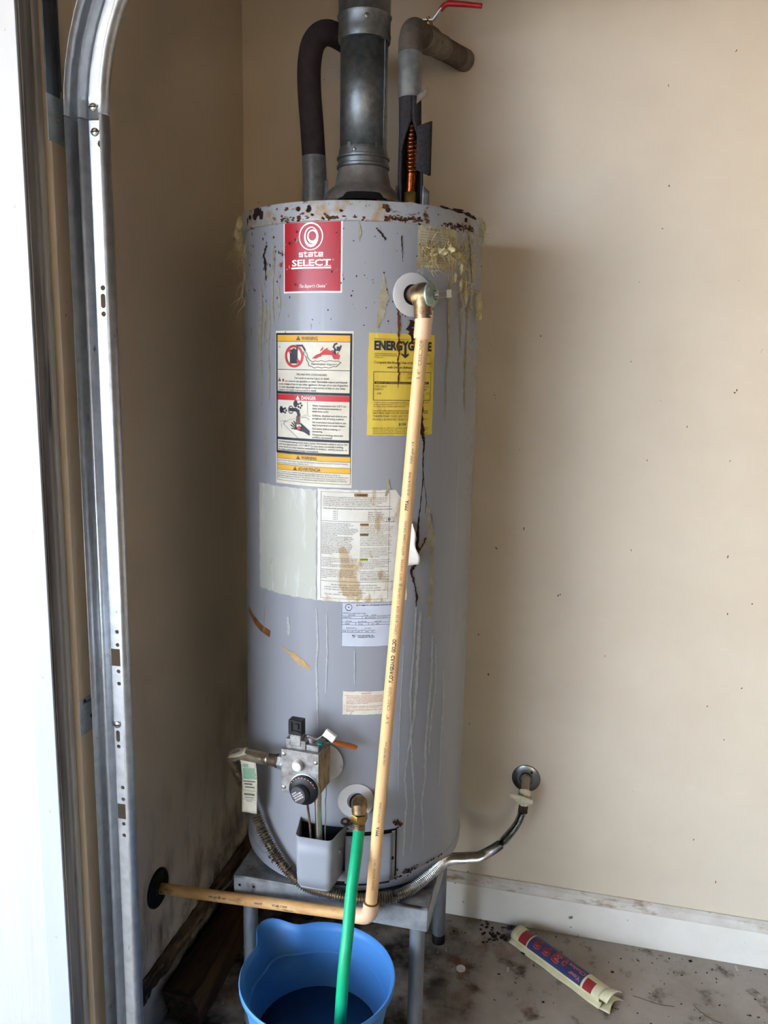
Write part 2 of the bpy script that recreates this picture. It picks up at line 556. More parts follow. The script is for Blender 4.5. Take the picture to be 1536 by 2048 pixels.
def put_ring(g, fn, c, ro, ri, mi=0, n=36, ci=None, sx=1.):
    ci = ci or c
    g.add([fn(c[0] + ro * sx * cos(2 * pi * k / n), c[1] + ro * sin(2 * pi * k / n)) for k in range(n)] +
          [fn(ci[0] + ri * sx * cos(2 * pi * k / n), ci[1] + ri * sin(2 * pi * k / n)) for k in range(n)],
          [(k, (k + 1) % n, n + (k + 1) % n, n + k) for k in range(n)], mi)


def put_disc(g, fn, c, r, mi=0, n=20, sx=1.):
    g.add([fn(c[0] + r * sx * cos(2 * pi * k / n), c[1] + r * sin(2 * pi * k / n)) for k in range(n)], [tuple(range(n))], mi)


def put_line(g, fn, pts, w, mi=0):
    for (x0, y0), (x1, y1) in zip(pts, pts[1:]):
        L = sqrt((x1 - x0) ** 2 + (y1 - y0) ** 2) or 1
        px, py = -(y1 - y0) / L * w / 2, (x1 - x0) / L * w / 2
        ex, ey = (x1 - x0) / L * w / 2, (y1 - y0) / L * w / 2
        g.add([fn(x0 - ex + px, y0 - ey + py), fn(x0 - ex - px, y0 - ey - py), fn(x1 + ex - px, y1 + ey - py), fn(x1 + ex + px, y1 + ey + py)],
              [(0, 1, 2, 3)], mi)


def lines(g, fn, u, v, h, lead, rows, mi=0, width=None, bold=0.):
    """rows of small print; width is that of the longest row"""
    ws = []
    for t in rows:
        vs, _ = text2d(t, bold)
        ws.append(max(a for a, b in vs) - min(a for a, b in vs) if vs else 0)
    k = (width / max(ws)) if width else h / .70
    for i, (t, w) in enumerate(zip(rows, ws)):
        if w:
            put_text(g, fn, t, u, v - i * lead, h, mi, width=w * k, bold=bold)


# ================================================================== THE ROOM
OPEN_Y0, OPEN_Y1, HEAD = -.825, -6.6, 2.20     # garage door opening in the left wall
RX, RY, RZ = 6.6, -7.4, 2.75
struct(G().box((0, RY, -.12), (RX, 0, 0)).build('floor', m_floor, base=(0, 0, 0)))
struct(G().box((-.12, RY - .12, RZ), (RX + .12, .12, RZ + .1)).build('ceiling', m_ceil))
struct(G().box((-.12, 0, -.12), (RX, .12, RZ)).build('wall_right', m_wall))
struct(G().box((RX, RY, -.12), (RX + .12, .12, RZ)).build('wall_rear', m_stud))
g = G()                                   # far wall; unseen side doorway added behind the camera to let in fill light
WX0, WX1, WZ0, WZ1 = 2.2, 3.02, 0, 2.05
for lo, hi in (((-.12, -.12), (WX0, RZ)), ((WX1, -.12), (RX + .12, RZ)), ((WX0, -.12), (WX1, 0)), ((WX0, WZ1), (WX1, RZ))):
    g.box((lo[0], RY - .12, lo[1]), (hi[0], RY, hi[1]))
struct(g.build('wall_far', m_wall))
g = G()
for x in (WX0 - .06, WX1):
    g.box((x, RY, 0), (x + .06, RY + .015, WZ1))
g.box((WX0 - .06, RY, WZ1), (WX1 + .06, RY + .015, WZ1 + .06))
struct(g.build('fill_doorway', m_trimw))
g = G()
g.box((-.12, OPEN_Y0 + .014, -.12), (0, 0, RZ))
g.box((-.12, OPEN_Y1, HEAD), (0, OPEN_Y0 + .014, RZ))
g.box((-.12, RY, -.12), (0, OPEN_Y1, RZ))
struct(g.build('wall_left', m_wall_l))
struct(G().box((-90, -70, -.34), (60, 60, -.13)).build('ground', m_drive))

# unseen gable and deep eave, added to block the high sky and lengthen shadows
g = G()
for x0, z0, x1, z1 in ((-1.7, 2.30, 3.3, 4.9), (RX + .62, 2.62, 3.3, 4.9)):
    g.rings([[(x0, y, z0), (x1, y, z1), (x1, y, z1 + .14), (x0, y, z0 + .14)] for y in (-7.7, 4.5)], True, True, True)
struct(g.build('shade_roof', m_stud))
struct(G().box((-1.7, -7.7, 2.26), (-.12, 4.5, 2.30)).build('shade_soffit', m_trimw))

# unseen wing added to bounce sunlight indoors, tinted blue to cool it
g = G()
g.box((-8.5, -14.0, -.1), (-.13, -9.4, 4.4))
struct(g.build('bounce_wing', m_bounce))

# baseboards: flat board + moulding cap
def cap_profile(z0, h):
    return [(0, z0), (.0155, z0), (.0165, z0 + h * .12), (.0135, z0 + h * .3), (.0115, z0 + h * .55), (.0105, z0 + h * .72), (.007, z0 + h * .86), (.004, z0 + h), (0, z0 + h)]


b = struct(G().box((.40, -.0125, .0), (RX, 0, .100)).build('baseboard_right', m_base, bevel=.001))
g = G()
g.rings([[(x, -d, z) for d, z in cap_profile(.1005, .0275)] for x in (.40, RX)], True, True, True)
g.build('moulding', m_mould, b, smooth=25)
b = struct(G().box((0, -.70, .0), (.0125, 0, .112)).build('baseboard_left', m_base_l, bevel=.001))
g = G()
n = 40
rr = random.Random(3)
g.rings([[(d * (1 + .35 * rr.uniform(-1, 1)), -.70 * i / n, z + .003 * rr.uniform(-1, 1)) for d, z in cap_profile(.113, .036)] for i in range(n + 1)], True, True, True)
g.build('moulding', m_mould_l, b, smooth=25)
# the corner stretch of the right baseboard behind the heater
b = struct(G().box((.0, -.0125, .0), (.40, 0, .100)).build('baseboard_corner', m_base_l))
g = G()
g.rings([[(x, -d, z) for d, z in cap_profile(.1005, .0275)] for x in (0, .40)], True, True, True)
g.build('moulding', m_mould_l, b, smooth=25)

# door jamb: beige mounting board on the wall, then the strips of the opening's edge and the white outer trim
struct(G().box((0, -.809, 0), (.015, -.735, 2.5)).build('trim_1', m_board, bevel=.001))
struct(G().box((-.03, -.823, 0), (.0030, -.809, HEAD)).build('trim_2', m_beige, bevel=.001))
struct(G().box((-.03, -.8355, 0), (-.0005, -.823, HEAD)).build('trim_3', m_seal, bevel=.001))
struct(G().box((-.03, -.8545, 0), (.0015, -.836, HEAD)).build('trim_4', m_roughw, bevel=.0008))
t5 = struct(G().box((-.046, -.860, 0), (-.0015, -.8548, HEAD + .05)).build('trim_5', m_trimw, bevel=.001))
for z in (1.989, 1.733, 1.458, 1.209, .948, .693, .438):
    G().lathe((-.021 + RND.uniform(-.003, .003), -.8601, z), (0, -1, 0), [(.0026, 0), (.0024, .0004), (.001, .0001)], 12).build('nail_head', m_trimt, t5)
struct(G().box((-.30, -.857, 0), (-.0465, -.825, HEAD + .05)).build('trim_6', m_trimt, bevel=.001))

# ================================================================== WATER HEATER
DRAFT[0] = True
TX, TY, TR = .4356, -.4454, .229
ZB, ZT = .496, 1.765
SEAM = 1.738


def rad(az):
    a = radians(az)
    return Vector((cos(a), sin(a), 0)), Vector((-sin(a), cos(a), 0))


def on_tank(az, z, off=0.):
    n, t = rad(az)
    return Vector((TX, TY, z)) + n * (TR + off)


def tank_fn(azc, zc, off=.0006):
    def fn(u, v):
        a = radians(azc) + u / 1000 / TR
        return Vector((TX + (TR + off) * cos(a), TY + (TR + off) * sin(a), zc + v / 1000))
    return fn


HB = (TX, TY, ZB)
heater = thing('water_heater', 'tall light grey gas water heater with peeling labels and rust, standing on the metal stand', 'water heater', HB)
g = G()
g.lathe((TX, TY, 0), (0, 0, 1), [(TR, ZB + .020), (TR, .8), (TR, 1.1), (TR, 1.4), (TR, SEAM - .004)], 128, cap0=False, cap1=False)
g.build('jacket', m_tank, heater, smooth=30)
g = G()
g.lathe((TX, TY, 0), (0, 0, 1), [(TR + .0004, SEAM - .006), (TR + .0030, SEAM - .0045), (TR + .0034, SEAM), (TR + .0034, ZT - .003),
                                   (TR + .002, ZT), (TR - .004, ZT + .001), (TR - .006, ZT - .004), (.05, ZT - .004)], 128, cap0=False, cap1=False)
g.build('top_cap', m_cap, heater, smooth=40)
g = G()
g.lathe((TX, TY, 0), (0, 0, 1), [(TR - .03, ZB), (TR - .004, ZB), (TR + .0015, ZB + .004), (TR + .0022, ZB + .024), (TR + .0002, ZB + .027)], 128, cap0=True, cap1=False)
g.build('base_ring', m_cover, heater, smooth=40)
# screws of the cap
for az, z in ((-64.9, 1.751), (-135, 1.752), (-103, 1.753), (-24, 1.752)):
    n, t = rad(az)
    G().lathe(on_tank(az, z, .0032), n, [(.0042, 0), (.0038, .0016), (.002, .0026)], 10).build('cap_screw', m_rustd, heater)


def patch(name, mat, az0, az1, z0, z1, off=.0003, parent=heater, jag=0., seed=1, th=.0, corner=None, label=None):
    """a paper or foil label: a curved patch of the jacket, edges slightly uneven"""
    r = random.Random(seed)
    nu, nv = max(6, int((az1 - az0) / 1.5)), max(6, int((z1 - z0) / .01))
    g = G()
    eL = [r.uniform(-1, 1) * jag for _ in range(nv + 1)]
    eR = [r.uniform(-1, 1) * jag for _ in range(nv + 1)]
    eT = [r.uniform(-1, 1) * jag for _ in range(nu + 1)]
    eB = [r.uniform(-1, 1) * jag for _ in range(nu + 1)]

    def fn(a, b):
        i, j = round(a * nu), round(b * nv)
        az = az0 + (az1 - az0) * a + ((eL[j] * (1 - a) + eR[j] * a) * 250)
        z = z0 + (z1 - z0) * b + eB[i] * (1 - b) + eT[i] * b
        if corner:
            k = corner(a, b)
            az -= k
        return on_tank(az, z, off)
    g.surf(fn, nu, nv)
    return g.build(name, mat, parent, smooth=60, label=label)


# ---- red brand label
AZ, Z0 = -97.3, 1.7345
lab = patch('brand_label', P_WHITE, -111.2, -83.4, 1.6165, 1.7345, label='red label with white rings and lettering')
fn = tank_fn(AZ, Z0, .0007)
g = G()
put_rect(g, fn, -53.2, -115.2, 52.6, -2.8, 0)
g.build('red_field', P_RED, lab)
fn = tank_fn(AZ, Z0, .0011)
g = G()
put_ring(g, fn, (-.4, -26.0), 22.6, 20.4, ci=(-.4, -26.3), n=48)
put_ring(g, fn, (.4, -27.0), 16.6, 13.2, ci=(.9, -25.6), n=48, sx=.80)
put_ring(g, fn, (3.4, -26.4), 11.4, 7.6, ci=(2.8, -25.4), n=40, sx=.92)
# "state": squared wide letters built of strokes
def strokes(letter, x, y, w, h, t):
    L = {'s': [(0, h - t, w, h), (0, h / 2, t, h), (0, h / 2 - t / 2, w, h / 2 + t / 2), (w - t, 0, w, h / 2), (0, 0, w, t)],
         't': [(w * .25, 0, w * .25 + t, h * 1.18), (0, h - t, w * .85, h), (w * .25, 0, w, t)],
         'a': [(0, h - t, w, h), (w - t, 0, w, h), (0, 0, t, h * .58), (0, 0, w, t), (0, h * .5 - t / 2, w, h * .5 + t / 2)],
         'e': [(0, 0, t, h), (0, h - t, w, h), (w - t, h / 2, w, h), (0, h / 2 - t / 2, w, h / 2 + t / 2), (0, 0, w, t)]}[letter]
    for a, b, c, d in L:
        put_rect(g, fn, x + a, y + b, x + c, y + d)


for k, ch in enumerate('state'):
    strokes(ch, -23.0 + k * 9.2, -59.2, 8.4, 7.6, 1.9)
# "SELECT": slab serif letters
put_text(g, fn, 'SELECT', -.6, -73.6, 10.2, width=73, align='C', bold=.03)
for x in (-24.6, -24.6 + 3.4, -12.2, .1, 25.0, 32.0):
    put_rect(g, fn, x - .8, -74.2, x + 4.2, -73.2)
put_text(g, fn, '®', 38.4, -65.5, 2.4)
put_rect(g, fn, -38.4, -78.4, 36.6, -75.6)
put_text(g, fn, "The Expert's Choice", 1.5, -109.4, 5.4, width=49, align='C', slant=.25, bold=.015)
put_text(g, fn, '®', 27.6, -104.8, 1.8)
g.build('lettering', P_WHITE, lab)

# ---- big warning label
AZ, Z0 = -97.35, 1.552
lab = patch('warning_label', P_PAPER, -116.2, -78.3, 1.284, 1.5535, label='cream warning label with gold and red bands and pictograms')
fn = tank_fn(AZ, Z0, .0007)
g = G()          # 0 black 1 gold 2 red 3 cream 4 white 5 faint
put_rect(g, fn, -71.8, -16.2, 71.8, -6.2, 1)
put_rect(g, fn, -71.8, -118.2, 71.8, -108, 2)
put_rect(g, fn, -72.0, -222.2, 73.6, -213.4, 1)
put_rect(g, fn, -72.0, -242.4, 73.6, -233.4, 1)
fn = tank_fn(AZ, Z0, .0010)
for a in ((-73.2, -5.8, 73.2, -2.4), (-73.2, -107.6, 73.2, -103), (-73.2, -188.6, 73.2, -184.2), (-73.2, -212.6, 73.2, -208.4),
          (-73.6, -212.6, -70.4, -2.4), (70.6, -212.6, 73.8, -2.4), (-71, -17.2, 71, -16.4), (-71, -65.4, 71, -64.4)):
    put_rect(g, fn, *a, 0)
for a in ((-72, -262.2, 73.8, -212.9), (-72, -222.8, 73.8, -212.9), (-72, -242.8, 73.8, -232.8)):
    put_frame(g, fn, *a, .6, 0)
put_ring(g, fn, (-33, -42), 19.4, 15.0, 2)


def warn_tri(u, v, s, mi=0, mi2=1):
    g.poly([(u - s * .6, v), (u + s * .6, v), (u, v + s * 1.05)], fn, mi=mi)
    f2 = tank_fn(AZ, Z0, .0013)
    g.surf(lambda a, b: f2(u - s * .06 + s * .12 * a, v + s * .32 + s * .4 * b), 1, 1, mi2)
    g.surf(lambda a, b: f2(u - s * .06 + s * .12 * a, v + s * .12 + s * .12 * b), 1, 1, mi2)


warn_tri(-24, -14.6, 7)
put_text(g, fn, 'WARNING', -17.5, -14.4, 6, 0, width=31, bold=.012)
# fuel can, spout, prohibition bar
put_rect(g, fn, -41.5, -54.5, -25.6, -30.6, 0)
put_rect(g, fn, -36, -30.6, -30, -28.6, 0)
put_line(g, fn, [(-26.6, -32), (-26.6, -23.8), (-16, -23.8), (-10.8, -31)], 3.0, 0)
fn2 = tank_fn(AZ, Z0, .0013)
put_line(g, fn2, [(-45.6, -30.5), (-20.4, -53.5)], 4.4, 2)
HO = [(-11.3, -30.6), (-9.5, -34.5), (-5.7, -38.9), (-6.2, -42), (-4.5, -45.2), (.3, -49.3), (5, -50.8), (9, -49), (14.3, -50.4), (20, -48.4), (27.8, -50.2),
      (35, -48.2), (43.2, -49.2), (50, -48.8), (55.1, -51.4), (51, -54.2), (47.6, -58.5), (41, -58.6), (34.5, -61), (27, -59.4), (21.1, -61), (14, -59.4), (7.4, -61.4),
      (1, -58.4), (-3.2, -57.6), (-4, -52.6), (-7.6, -48), (-8.4, -42.6), (-12.6, -38.6), (-12.8, -33)]
put_line(g, fn, HO, .9, 0)
put_text(g, fn, 'Flammable Vapors', 24.6, -56.4, 3.9, 5, width=46, align='C')
g.poly([(3, -45.4), (10, -39.5), (18.7, -36), (26, -29.5), (30.9, -27), (32, -30), (36, -32), (40.8, -30.6), (43, -35), (46, -38), (51, -33), (50, -39), (53.5, -38), (51.5, -46)], fn, mi=2)
g.poly([(17.4, -33), (19.6, -29), (23.6, -24.4), (23.2, -30)], fn, mi=2)
# burning figure
put_disc(g, fn, (49.6, -26.8), 2.5, 0, 14)
put_line(g, fn, [(41.6, -34.5), (45.4, -29.6), (41.8, -25.4), (44, -20.6), (47.4, -19.6)], 2.6, 0)
put_line(g, fn, [(45.4, -30), (51.6, -31), (54.6, -23.6)], 2.6, 0)
put_line(g, fn, [(44, -31), (44.5, -35.5)], 3.2, 0)
put_text(g, fn, 'FIRE AND EXPLOSION HAZARD', 2, -74.6, 3.4, 0, width=58, align='C')
put_text(g, fn, 'Can result in serious injury or death', 1.5, -80.8, 3.4, 0, width=66, align='C', bold=.006)
warn_tri(-65.5, -85.8, 6.4, 0, 3)
put_rect(g, fn, -58.6, -86.2, -55.4, -81.4, 2)
lines(g, fn, -52.4, -86.4, 3.3, 5.4, ['not store or use gasoline or other flammable vapors and liquids'], 0, 119, .006)
lines(g, fn, -66.4, -91.8, 3.3, 5.2, ['in the vicinity of this or any other appliance. Storage of or use of gasoline', 'or other flammable vapors or liquids in the vicinity of this or any other'],
      0, 134, .006)
put_text(g, fn, 'appliance can result in serious injury or death.', -66.4, -101.6, 3.0, 0, width=78, bold=.006)
fnw = tank_fn(AZ, Z0, .0012)
g.poly([(-28.6, -116.6), (-20.4, -116.6), (-24.5, -109.6)], fnw, mi=4)
put_text(g, fnw, 'DANGER', -17, -116.2, 6, 4, width=28, bold=.015)
# taps, water and hand
put_line(g, fn, [(-5.4, -118.6), (-5.4, -141)], .5, 5)
put_disc(g, fn, (-61.5, -135.5), 6.4, 0, 20, .62)
put_disc(g, fn, (-29.5, -124.2), 6.0, 0, 20, .72)
for (cx, cy) in ((-53.5, -136.8), (-20.4, -126.8)):
    for k in range(5):
        put_disc(g, fn, (cx + 3.6 * cos(k * 1.257), cy + 4.0 * sin(k * 1.257)), 1.9, 0, 10)
put_ring(g, fn, (-39.5, -134.8), 7.2, 5.6, 0, sx=.8)
put_line(g, fn, [(-40, -134.5), (-29, -134.5), (-24.6, -137), (-22.8, -143)], 6.0, 0)
put_line(g, fn, [(-66, -156.6), (-30, -150), (-6.5, -142.4), (-1.5, -145)], .5, 5)
put_line(g, fn, [(-62, -160), (-60, -168)], .5, 5)
put_line(g, fn, [(-1.5, -151), (-9, -146.5), (-54, -156.4), (-56, -161), (-24.5, -183.8)], .7, 0)
g.poly([(-27.5, -144.6), (-20.6, -144.6), (-19.4, -160), (-29.6, -160)], fn, mi=5)
put_line(g, fn, [(-26.4, -145.5), (-28, -158)], .5, 2)
put_line(g, fn, [(-21.4, -145.5), (-19.4, -158)], .5, 2)
g.poly([(-1, -178.8), (-1, -170.4), (-10, -163), (-17.6, -157.4), (-20.6, -157.6), (-17, -162.6), (-24, -166), (-29, -164), (-31.5, -168.4), (-22, -171), (-12, -173)], fn, mi=0)
put_line(g, fn, [(-28, -163), (-33, -154.6)], 1.9, 0)
put_line(g, fn, [(-29.5, -164.5), (-36.8, -157.6)], 1.9, 0)
put_line(g, fn, [(-30.5, -166.5), (-39, -161.8)], 1.9, 0)
put_line(g, fn, [(-30, -168.6), (-37.6, -167.4)], 1.9, 0)
g.poly([(-25, -164), (-21, -161.8), (-18, -166), (-21, -170), (-25.6, -168.6)], tank_fn(AZ, Z0, .0013), mi=2)
lines(g, fn, 4, -127.4, 3.3, 5.0, ['Water temperature over 125°F can', 'cause severe burns instantly or', 'death from scalds.'], 0, 61, .006)
lines(g, fn, 4, -144.6, 3.3, 5.0, ['Children, disabled and elderly are', 'at highest risk of being scalded.'], 0, 62, .006)
lines(g, fn, 4, -156.2, 3.3, 5.0, ['See instruction manual before set-', 'ting temperature at water heater.'], 0, 62, .006)
lines(g, fn, 4, -167.4, 3.2, 4.8, ['Feel water before bathing or', 'showering.'], 0, 52, .006)
lines(g, fn, 4, -178.0, 3.2, 4.6, ['Temperature limiting valves are', 'available, see manual.'], 0, 56, .006)
lines(g, fn, -68, -193.4, 3.2, 4.7, ['Any thermostat setting of the water heater thermostat which is above the', 'mark that approximates 125°F (48.9°C), may cause accidental scalding,',
                                     'severe burns, or other injuries, particularly in children, elderly persons, or', 'the infirm, and excessive energy consumption.'], 0, 136, .006)
warn_tri(-24, -221.2, 6.4)
put_text(g, fn, 'WARNING', -17.5, -221.0, 5.6, 0, width=30, bold=.012)
lines(g, fn, -70.5, -227, 2.5, 4.2, ['Read and follow water heater warnings and instructions in furnished manual. If manual is missing', 'You may obtain one by calling 1-800-821-2017.'], 0, 139)
warn_tri(-30.5, -241.4, 6.4)
put_text(g, fn, 'ADVERTENCIA', -24, -241.2, 5.6, 0, width=44, bold=.012)
lines(g, fn, -70.5, -247.0, 2.4, 3.7, ['Si no se ayuda a leer el español o el inglés y si necesita repuestos, diríjase o solicite al', 'fabricante. Se les puede llamar al llame 1-800-821-2017. ¡No trate de instalar ni de operar este',
                                       'calentador de agua si no entiende la información en las etiquetas de aviso y en el manual de', 'instrucciones. El no hacer caso de esta advertencia podría resultar en la MUERTE O GRAVES'], 0, 140)
g.build('lettering', [P_BLACK, P_GOLD, P_REDD, P_PAPER, P_WHITE, m_inkgrey], lab)

# ---- yellow energy label
AZ, Z0 = -56.4, 1.551
lab = patch('energy_label', P_YEL, -71.9, -40.9, 1.3775, 1.5515, jag=.0006, seed=4, label='crinkled yellow energy guide label')
fn = tank_fn(AZ, Z0, .0008)
fnk = tank_fn(AZ, Z0, .0011)
g = G()
put_text(g, fn, 'BASED ON STANDARD U.S. GOVERNMENT TESTS', -52, -10.4, 2.0, 0, width=62)
put_text(g, fn, 'ENERGYGUIDE', -52, -27, 14.4, 0, width=107, bold=.05)
g.poly([(.8, -22), (5.0, -22), (5.0, -34.5), (9.6, -32.4), (9.6, -35.4), (3, -41), (-4.2, -35.2), (-4.2, -32.2), (.8, -34.8)], fn, mi=0)
lines(g, fn, -52, -34.8, 1.9, 3.2, ['WATER HEATER-NATURAL GAS', 'CAPACITY (FIRST HOUR RATING)', '71 GALLONS'], 0, 41)
put_text(g, fn, 'STATE INDUSTRIES', 51, -34.8, 1.9, 0, width=30, align='R')
put_text(g, fn, 'Compare the Energy Use of this Water Heater', 1.5, -50.4, 4.0, 0, width=107, align='C', bold=.012)
put_text(g, fn, 'with Others Before You Buy.', 4, -58.4, 4.0, 0, width=66, align='C', bold=.012)
put_frame(g, fn, -52.6, -113.4, 55.6, -64, .9, 0)
put_rect(g, fn, -50.6, -85.0, 51.4, -80.9, 0)
put_text(g, fnk, 'ENERGY USE (THERMS/YEAR) RANGE OF ALL SIMILAR MODELS', -48, -84.0, 1.8, 1, width=96)
put_text(g, fn, 'THIS MODEL USES', 22, -69.6, 3.2, 0, width=28, align='C')
put_text(g, fn, '254', 12, -75.6, 3.6, 0, align='C')
lines(g, fn, -50, -90.8, 3.4, 5.0, ['USES LEAST', 'ENERGY'], 0, 21)
put_text(g, fn, '242', -46, -103, 3.6, 0)
lines(g, fn, 38, -90.8, 3.4, 5.0, ['USES MOST', 'ENERGY'], 0, 15)
put_text(g, fn, '273', 46, -103, 3.6, 0)
lines(g, fn, -52, -117.8, 2.0, 3.4, ['THERMS/YEAR IS A MEASURE OF ENERGY USE. ONLY MODELS WITH', 'A FIRST HOUR RATING OF 67 TO 74 GALLONS ARE USED', 'TO FIND THE LOWEST AND HIGHEST'], 0, 105)
put_rect(g, fn, -52.4, -131.4, 51.8, -130.6, 0)
lines(g, fn, -52.4, -136.4, 3.3, 5.6, ['NATURAL GAS WATER HEATERS THAT USE FEWER', 'THERMS/YEAR  COST LESS TO OPERATE. THIS', "MODEL'S ESTIMATED YEARLY OPERATING COST IS"], 0, 104)
put_text(g, fn, '$154', -6, -156.4, 4.6, 0, bold=.02)
lines(g, fn, -52.4, -161.8, 2.0, 3.3, ['BASED ON A 1994 U.S. GOVERNMENT NATIONAL AVERAGE', 'COST FOR NATURAL GAS. YOUR COST WILL DEPEND ON', 'YOUR LOCAL UTILITY RATES AND HOW YOU USE IT'], 0, 105)
put_rect(g, fn, -52.4, -170.8, 51, -170.1, 0)
g.build('lettering', [P_BLACK, P_YEL], lab)

# ---- blank patch of old glue
patch('glue_patch', P_BLANK, -129.5, -94.2, 1.0765, 1.2785, jag=.0012, seed=9, label='pale glue patch where a label was torn off')

# ---- instruction label with curled corner and torn right edge
AZ, Z0 = -93, 1.28


def torn(a, b):
    k = 0
    if b > .82:
        k = max(0, (a - .8) / .2) * (b - .82) / .18 * 6.5
    return k


lab = patch('instruction_label', P_PAPER2, -93.6, -52.0, 1.0765, 1.281, jag=.0007, seed=12, corner=torn, label='stained cream instruction label with two columns of print')
fn = tank_fn(AZ, Z0, .0007)
g = G()      # 0 dark grey ink 1 ochre 2 olive 3 black
put_frame(g, fn, 3.8, -198.4, 127, -3.6, .5, 0)
put_rect(g, fn, 4, -56.4, 140, -55.8, 0)
put_rect(g, fn, 4, -166.4, 140, -165.8, 0)
put_rect(g, fn, 63.6, -10.8, 87.6, -5.2, 1)
fnk = tank_fn(AZ, Z0, .001)
put_text(g, fnk, 'WARNING', 67.5, -10.0, 3.8, 3, width=18, bold=.012)
lines(g, fn, 8, -13.6, 2.2, 3.1, ['This water heater is equipped for one type gas only. Check the rating plate near the gas', 'valve for the correct gas. Do not use this water heater with any gas other than the one',
                                  'on the rating plate. Failure to use the correct gas can cause problems which can result', 'in death, serious injury or property damage. If you have any questions or doubts',
                                  'consult your gas supplier, gas utility or other qualified company, installer or', 'service agency, may result in unsafe operation of the water heater. For additional information'], 0, 122)
lines(g, fn, 8, -34.2, 2.4, 3, ['temperature setting, see instruction manual. Time to produce 2nd and 3rd Degree Burns on Adult Skin'], 3, 124, .006)
lines(g, fn, 26, -39.4, 2.2, 3.5, ['160°F', '150°F', '140°F', '130°F', '120°F'], 0, 9)
lines(g, fn, 88.4, -39.6, 2.4, 3.5, ['About 1/2 Second', 'About 1 1/2 Seconds', 'Less than 5 seconds', 'More Than 30 Seconds', 'More Than 5 Minutes'], 3, 31)
put_frame(g, fn, 121, -55.8, 136, -47.8, .5, 0)
put_ring(g, fn, (126.5, -51.6), 2.6, 1.2, 3, 16)
lines(g, fn, 5.4, -61.4, 2.1, 3.05, ['THIS APPLIANCE MUST BE INSTALLED IN', 'ACCORDANCE WITH LOCAL CODES OR, IN', 'THE ABSENCE OF LOCAL CODES, THE', 'NATIONAL FUEL GAS CODE, ANSI Z223.1/NFPA 54',
                                     'OR THE CAN1-B149, NATURAL GAS AND PROPANE', 'INSTALLATION CODE. NOT FOR INSTALLATION', 'IN MANUFACTURED HOMES/MOBILE HOMES.', 'SUITABLE FOR WATER',
                                     '(POTABLE) HEATING AND SPACE HEATING.', 'MINIMUM CLEARANCES FROM COMBUSTIBLE', 'OR NON-COMBUSTIBLE CONSTRUCTION,', '0 INCHES SIDES, 0 INCHES BACK AND 12', 'INCHES TOP. FOR CLOSET INSTALLATION,',
                                     '4 INCHES FRONT. A MINIMUM OF 4 INCHES', 'IS REQUIRED FOR ACCESS TO SERVICEABLE', 'PARTS SUCH AS THE DRAIN VALVE, RELIEF', 'VALVE AND THERMOSTAT. THIS WATER', 'HEATER MUST NOT BE USED FOR SPACE', 'HEATING ONLY.'], 0, 66)
lines(g, fn, 5.4, -124.4, 2.1, 3.0, ['This water heater meets or exceeds the following standards:', '1. Rated minimum service residential efficiency percent for', '   1991, in accordance with the National Appliance', '   Conservation Act.',
                                     '2. Complies with the latest edition of the ANSI National', '   Code, Z.10.1, ASHRAE 90.1 and the HUD standards.'], 0, 67)
lines(g, fn, 5.4, -145.6, 2.1, 3.1, ['When this system requires water at temperatures', 'higher than required for other uses, the hot water', 'system may require that a means such as a mixing valve', 'must be installed to temper the water to reduce',
                                     'scalding or use in order to reduce water temperature', 'potential.'], 0, 66)
for v, c in ((-63.2, 1), (-81.4, 1), (-126.6, 2)):
    put_rect(g, fn, 74.6, v, 90, v + 4.4, c)
    put_text(g, fnk, 'WARNING', 77, v + .9, 2.6, 3, width=12)
lines(g, fn, 92, -62.4, 2.1, 3, ['California Proposition 65 lists'], 0, 34)
lines(g, fn, 75, -65.6, 2.1, 3, ['substances known to the state to cause cancer, birth', 'defects, death, serious illness or other reproductive', 'harm. This product may contain such substances,', 'be their origin from fuel combustion or', 'or components of the product itself.'], 0, 60)
lines(g, fn, 92, -80.8, 2.1, 3, ['This water heater must be braced,'], 0, 38)
lines(g, fn, 75, -84, 2.1, 3.05, ['anchored or strapped to avoid falling or moving', 'during an earthquake. See instructions for', 'correct installation procedures. Instructions may', 'be obtained from your local dealer, wholesaler,', 'public utilities or California Office of the State', 'Architect, 400 P Street, Sacramento, CA 95814.'], 0, 58)
lines(g, fn, 75, -104.6, 2.1, 3.1, ['This water heater shall not be connected to any', 'heating system or components previously used', 'with a non-potable water heating appliance.', 'Toxic chemicals, such as used for boiler treatment,', 'shall not be introduced into a potable water', 'system used for space heating.'], 0, 58)
lines(g, fn, 92, -126, 2.1, 3, ['This water heater, as all water heaters,'], 0, 38)
lines(g, fn, 75, -129.4, 2.1, 3.1, ['will eventually leak. Do not install without adequate', 'drainage provisions where water flow will cause', 'damage. Note normal condensation from', 'water heater may appear to be a leaking tank.', 'See instruction manual.'], 0, 57)
lines(g, fn, 75, -147.6, 2.1, 3.1, ['For proper venting in certain installations an', 'insulated increased vent connector size', 'may be needed. If installed see tables in the', 'Z223.1 or NFPA 54 or local code supplement.'], 0, 56)
lines(g, fn, 75, -160.4, 2.1, 2.7, ['COMPLIES WITH SCAQMD RULE #1121', 'AND SEVERAL HAVING EQUIVALENT NOX', ], 0, 55)
put_text(g, fn, 'Manufactured under one or more of these US Patent Nos.', 66, -173.4, 2.4, 0, width=84, align='C')
lines(g, fn, 11, -178, 2.3, 4.4, ['4,924,816, 5,000,813, 5,288,968, 5,179,914, 5,136,559, 4,519,444, 5,260,891', '5,199,387, 5,085,205, 5,447,977, 5,957,643, 4,355,231, 5,205,515, 4,947,884, 1,008'], 0, 112)
put_text(g, fn, 'And These Canadian Patent Nos.', 62, -187.2, 2.3, 0, width=50, align='C')
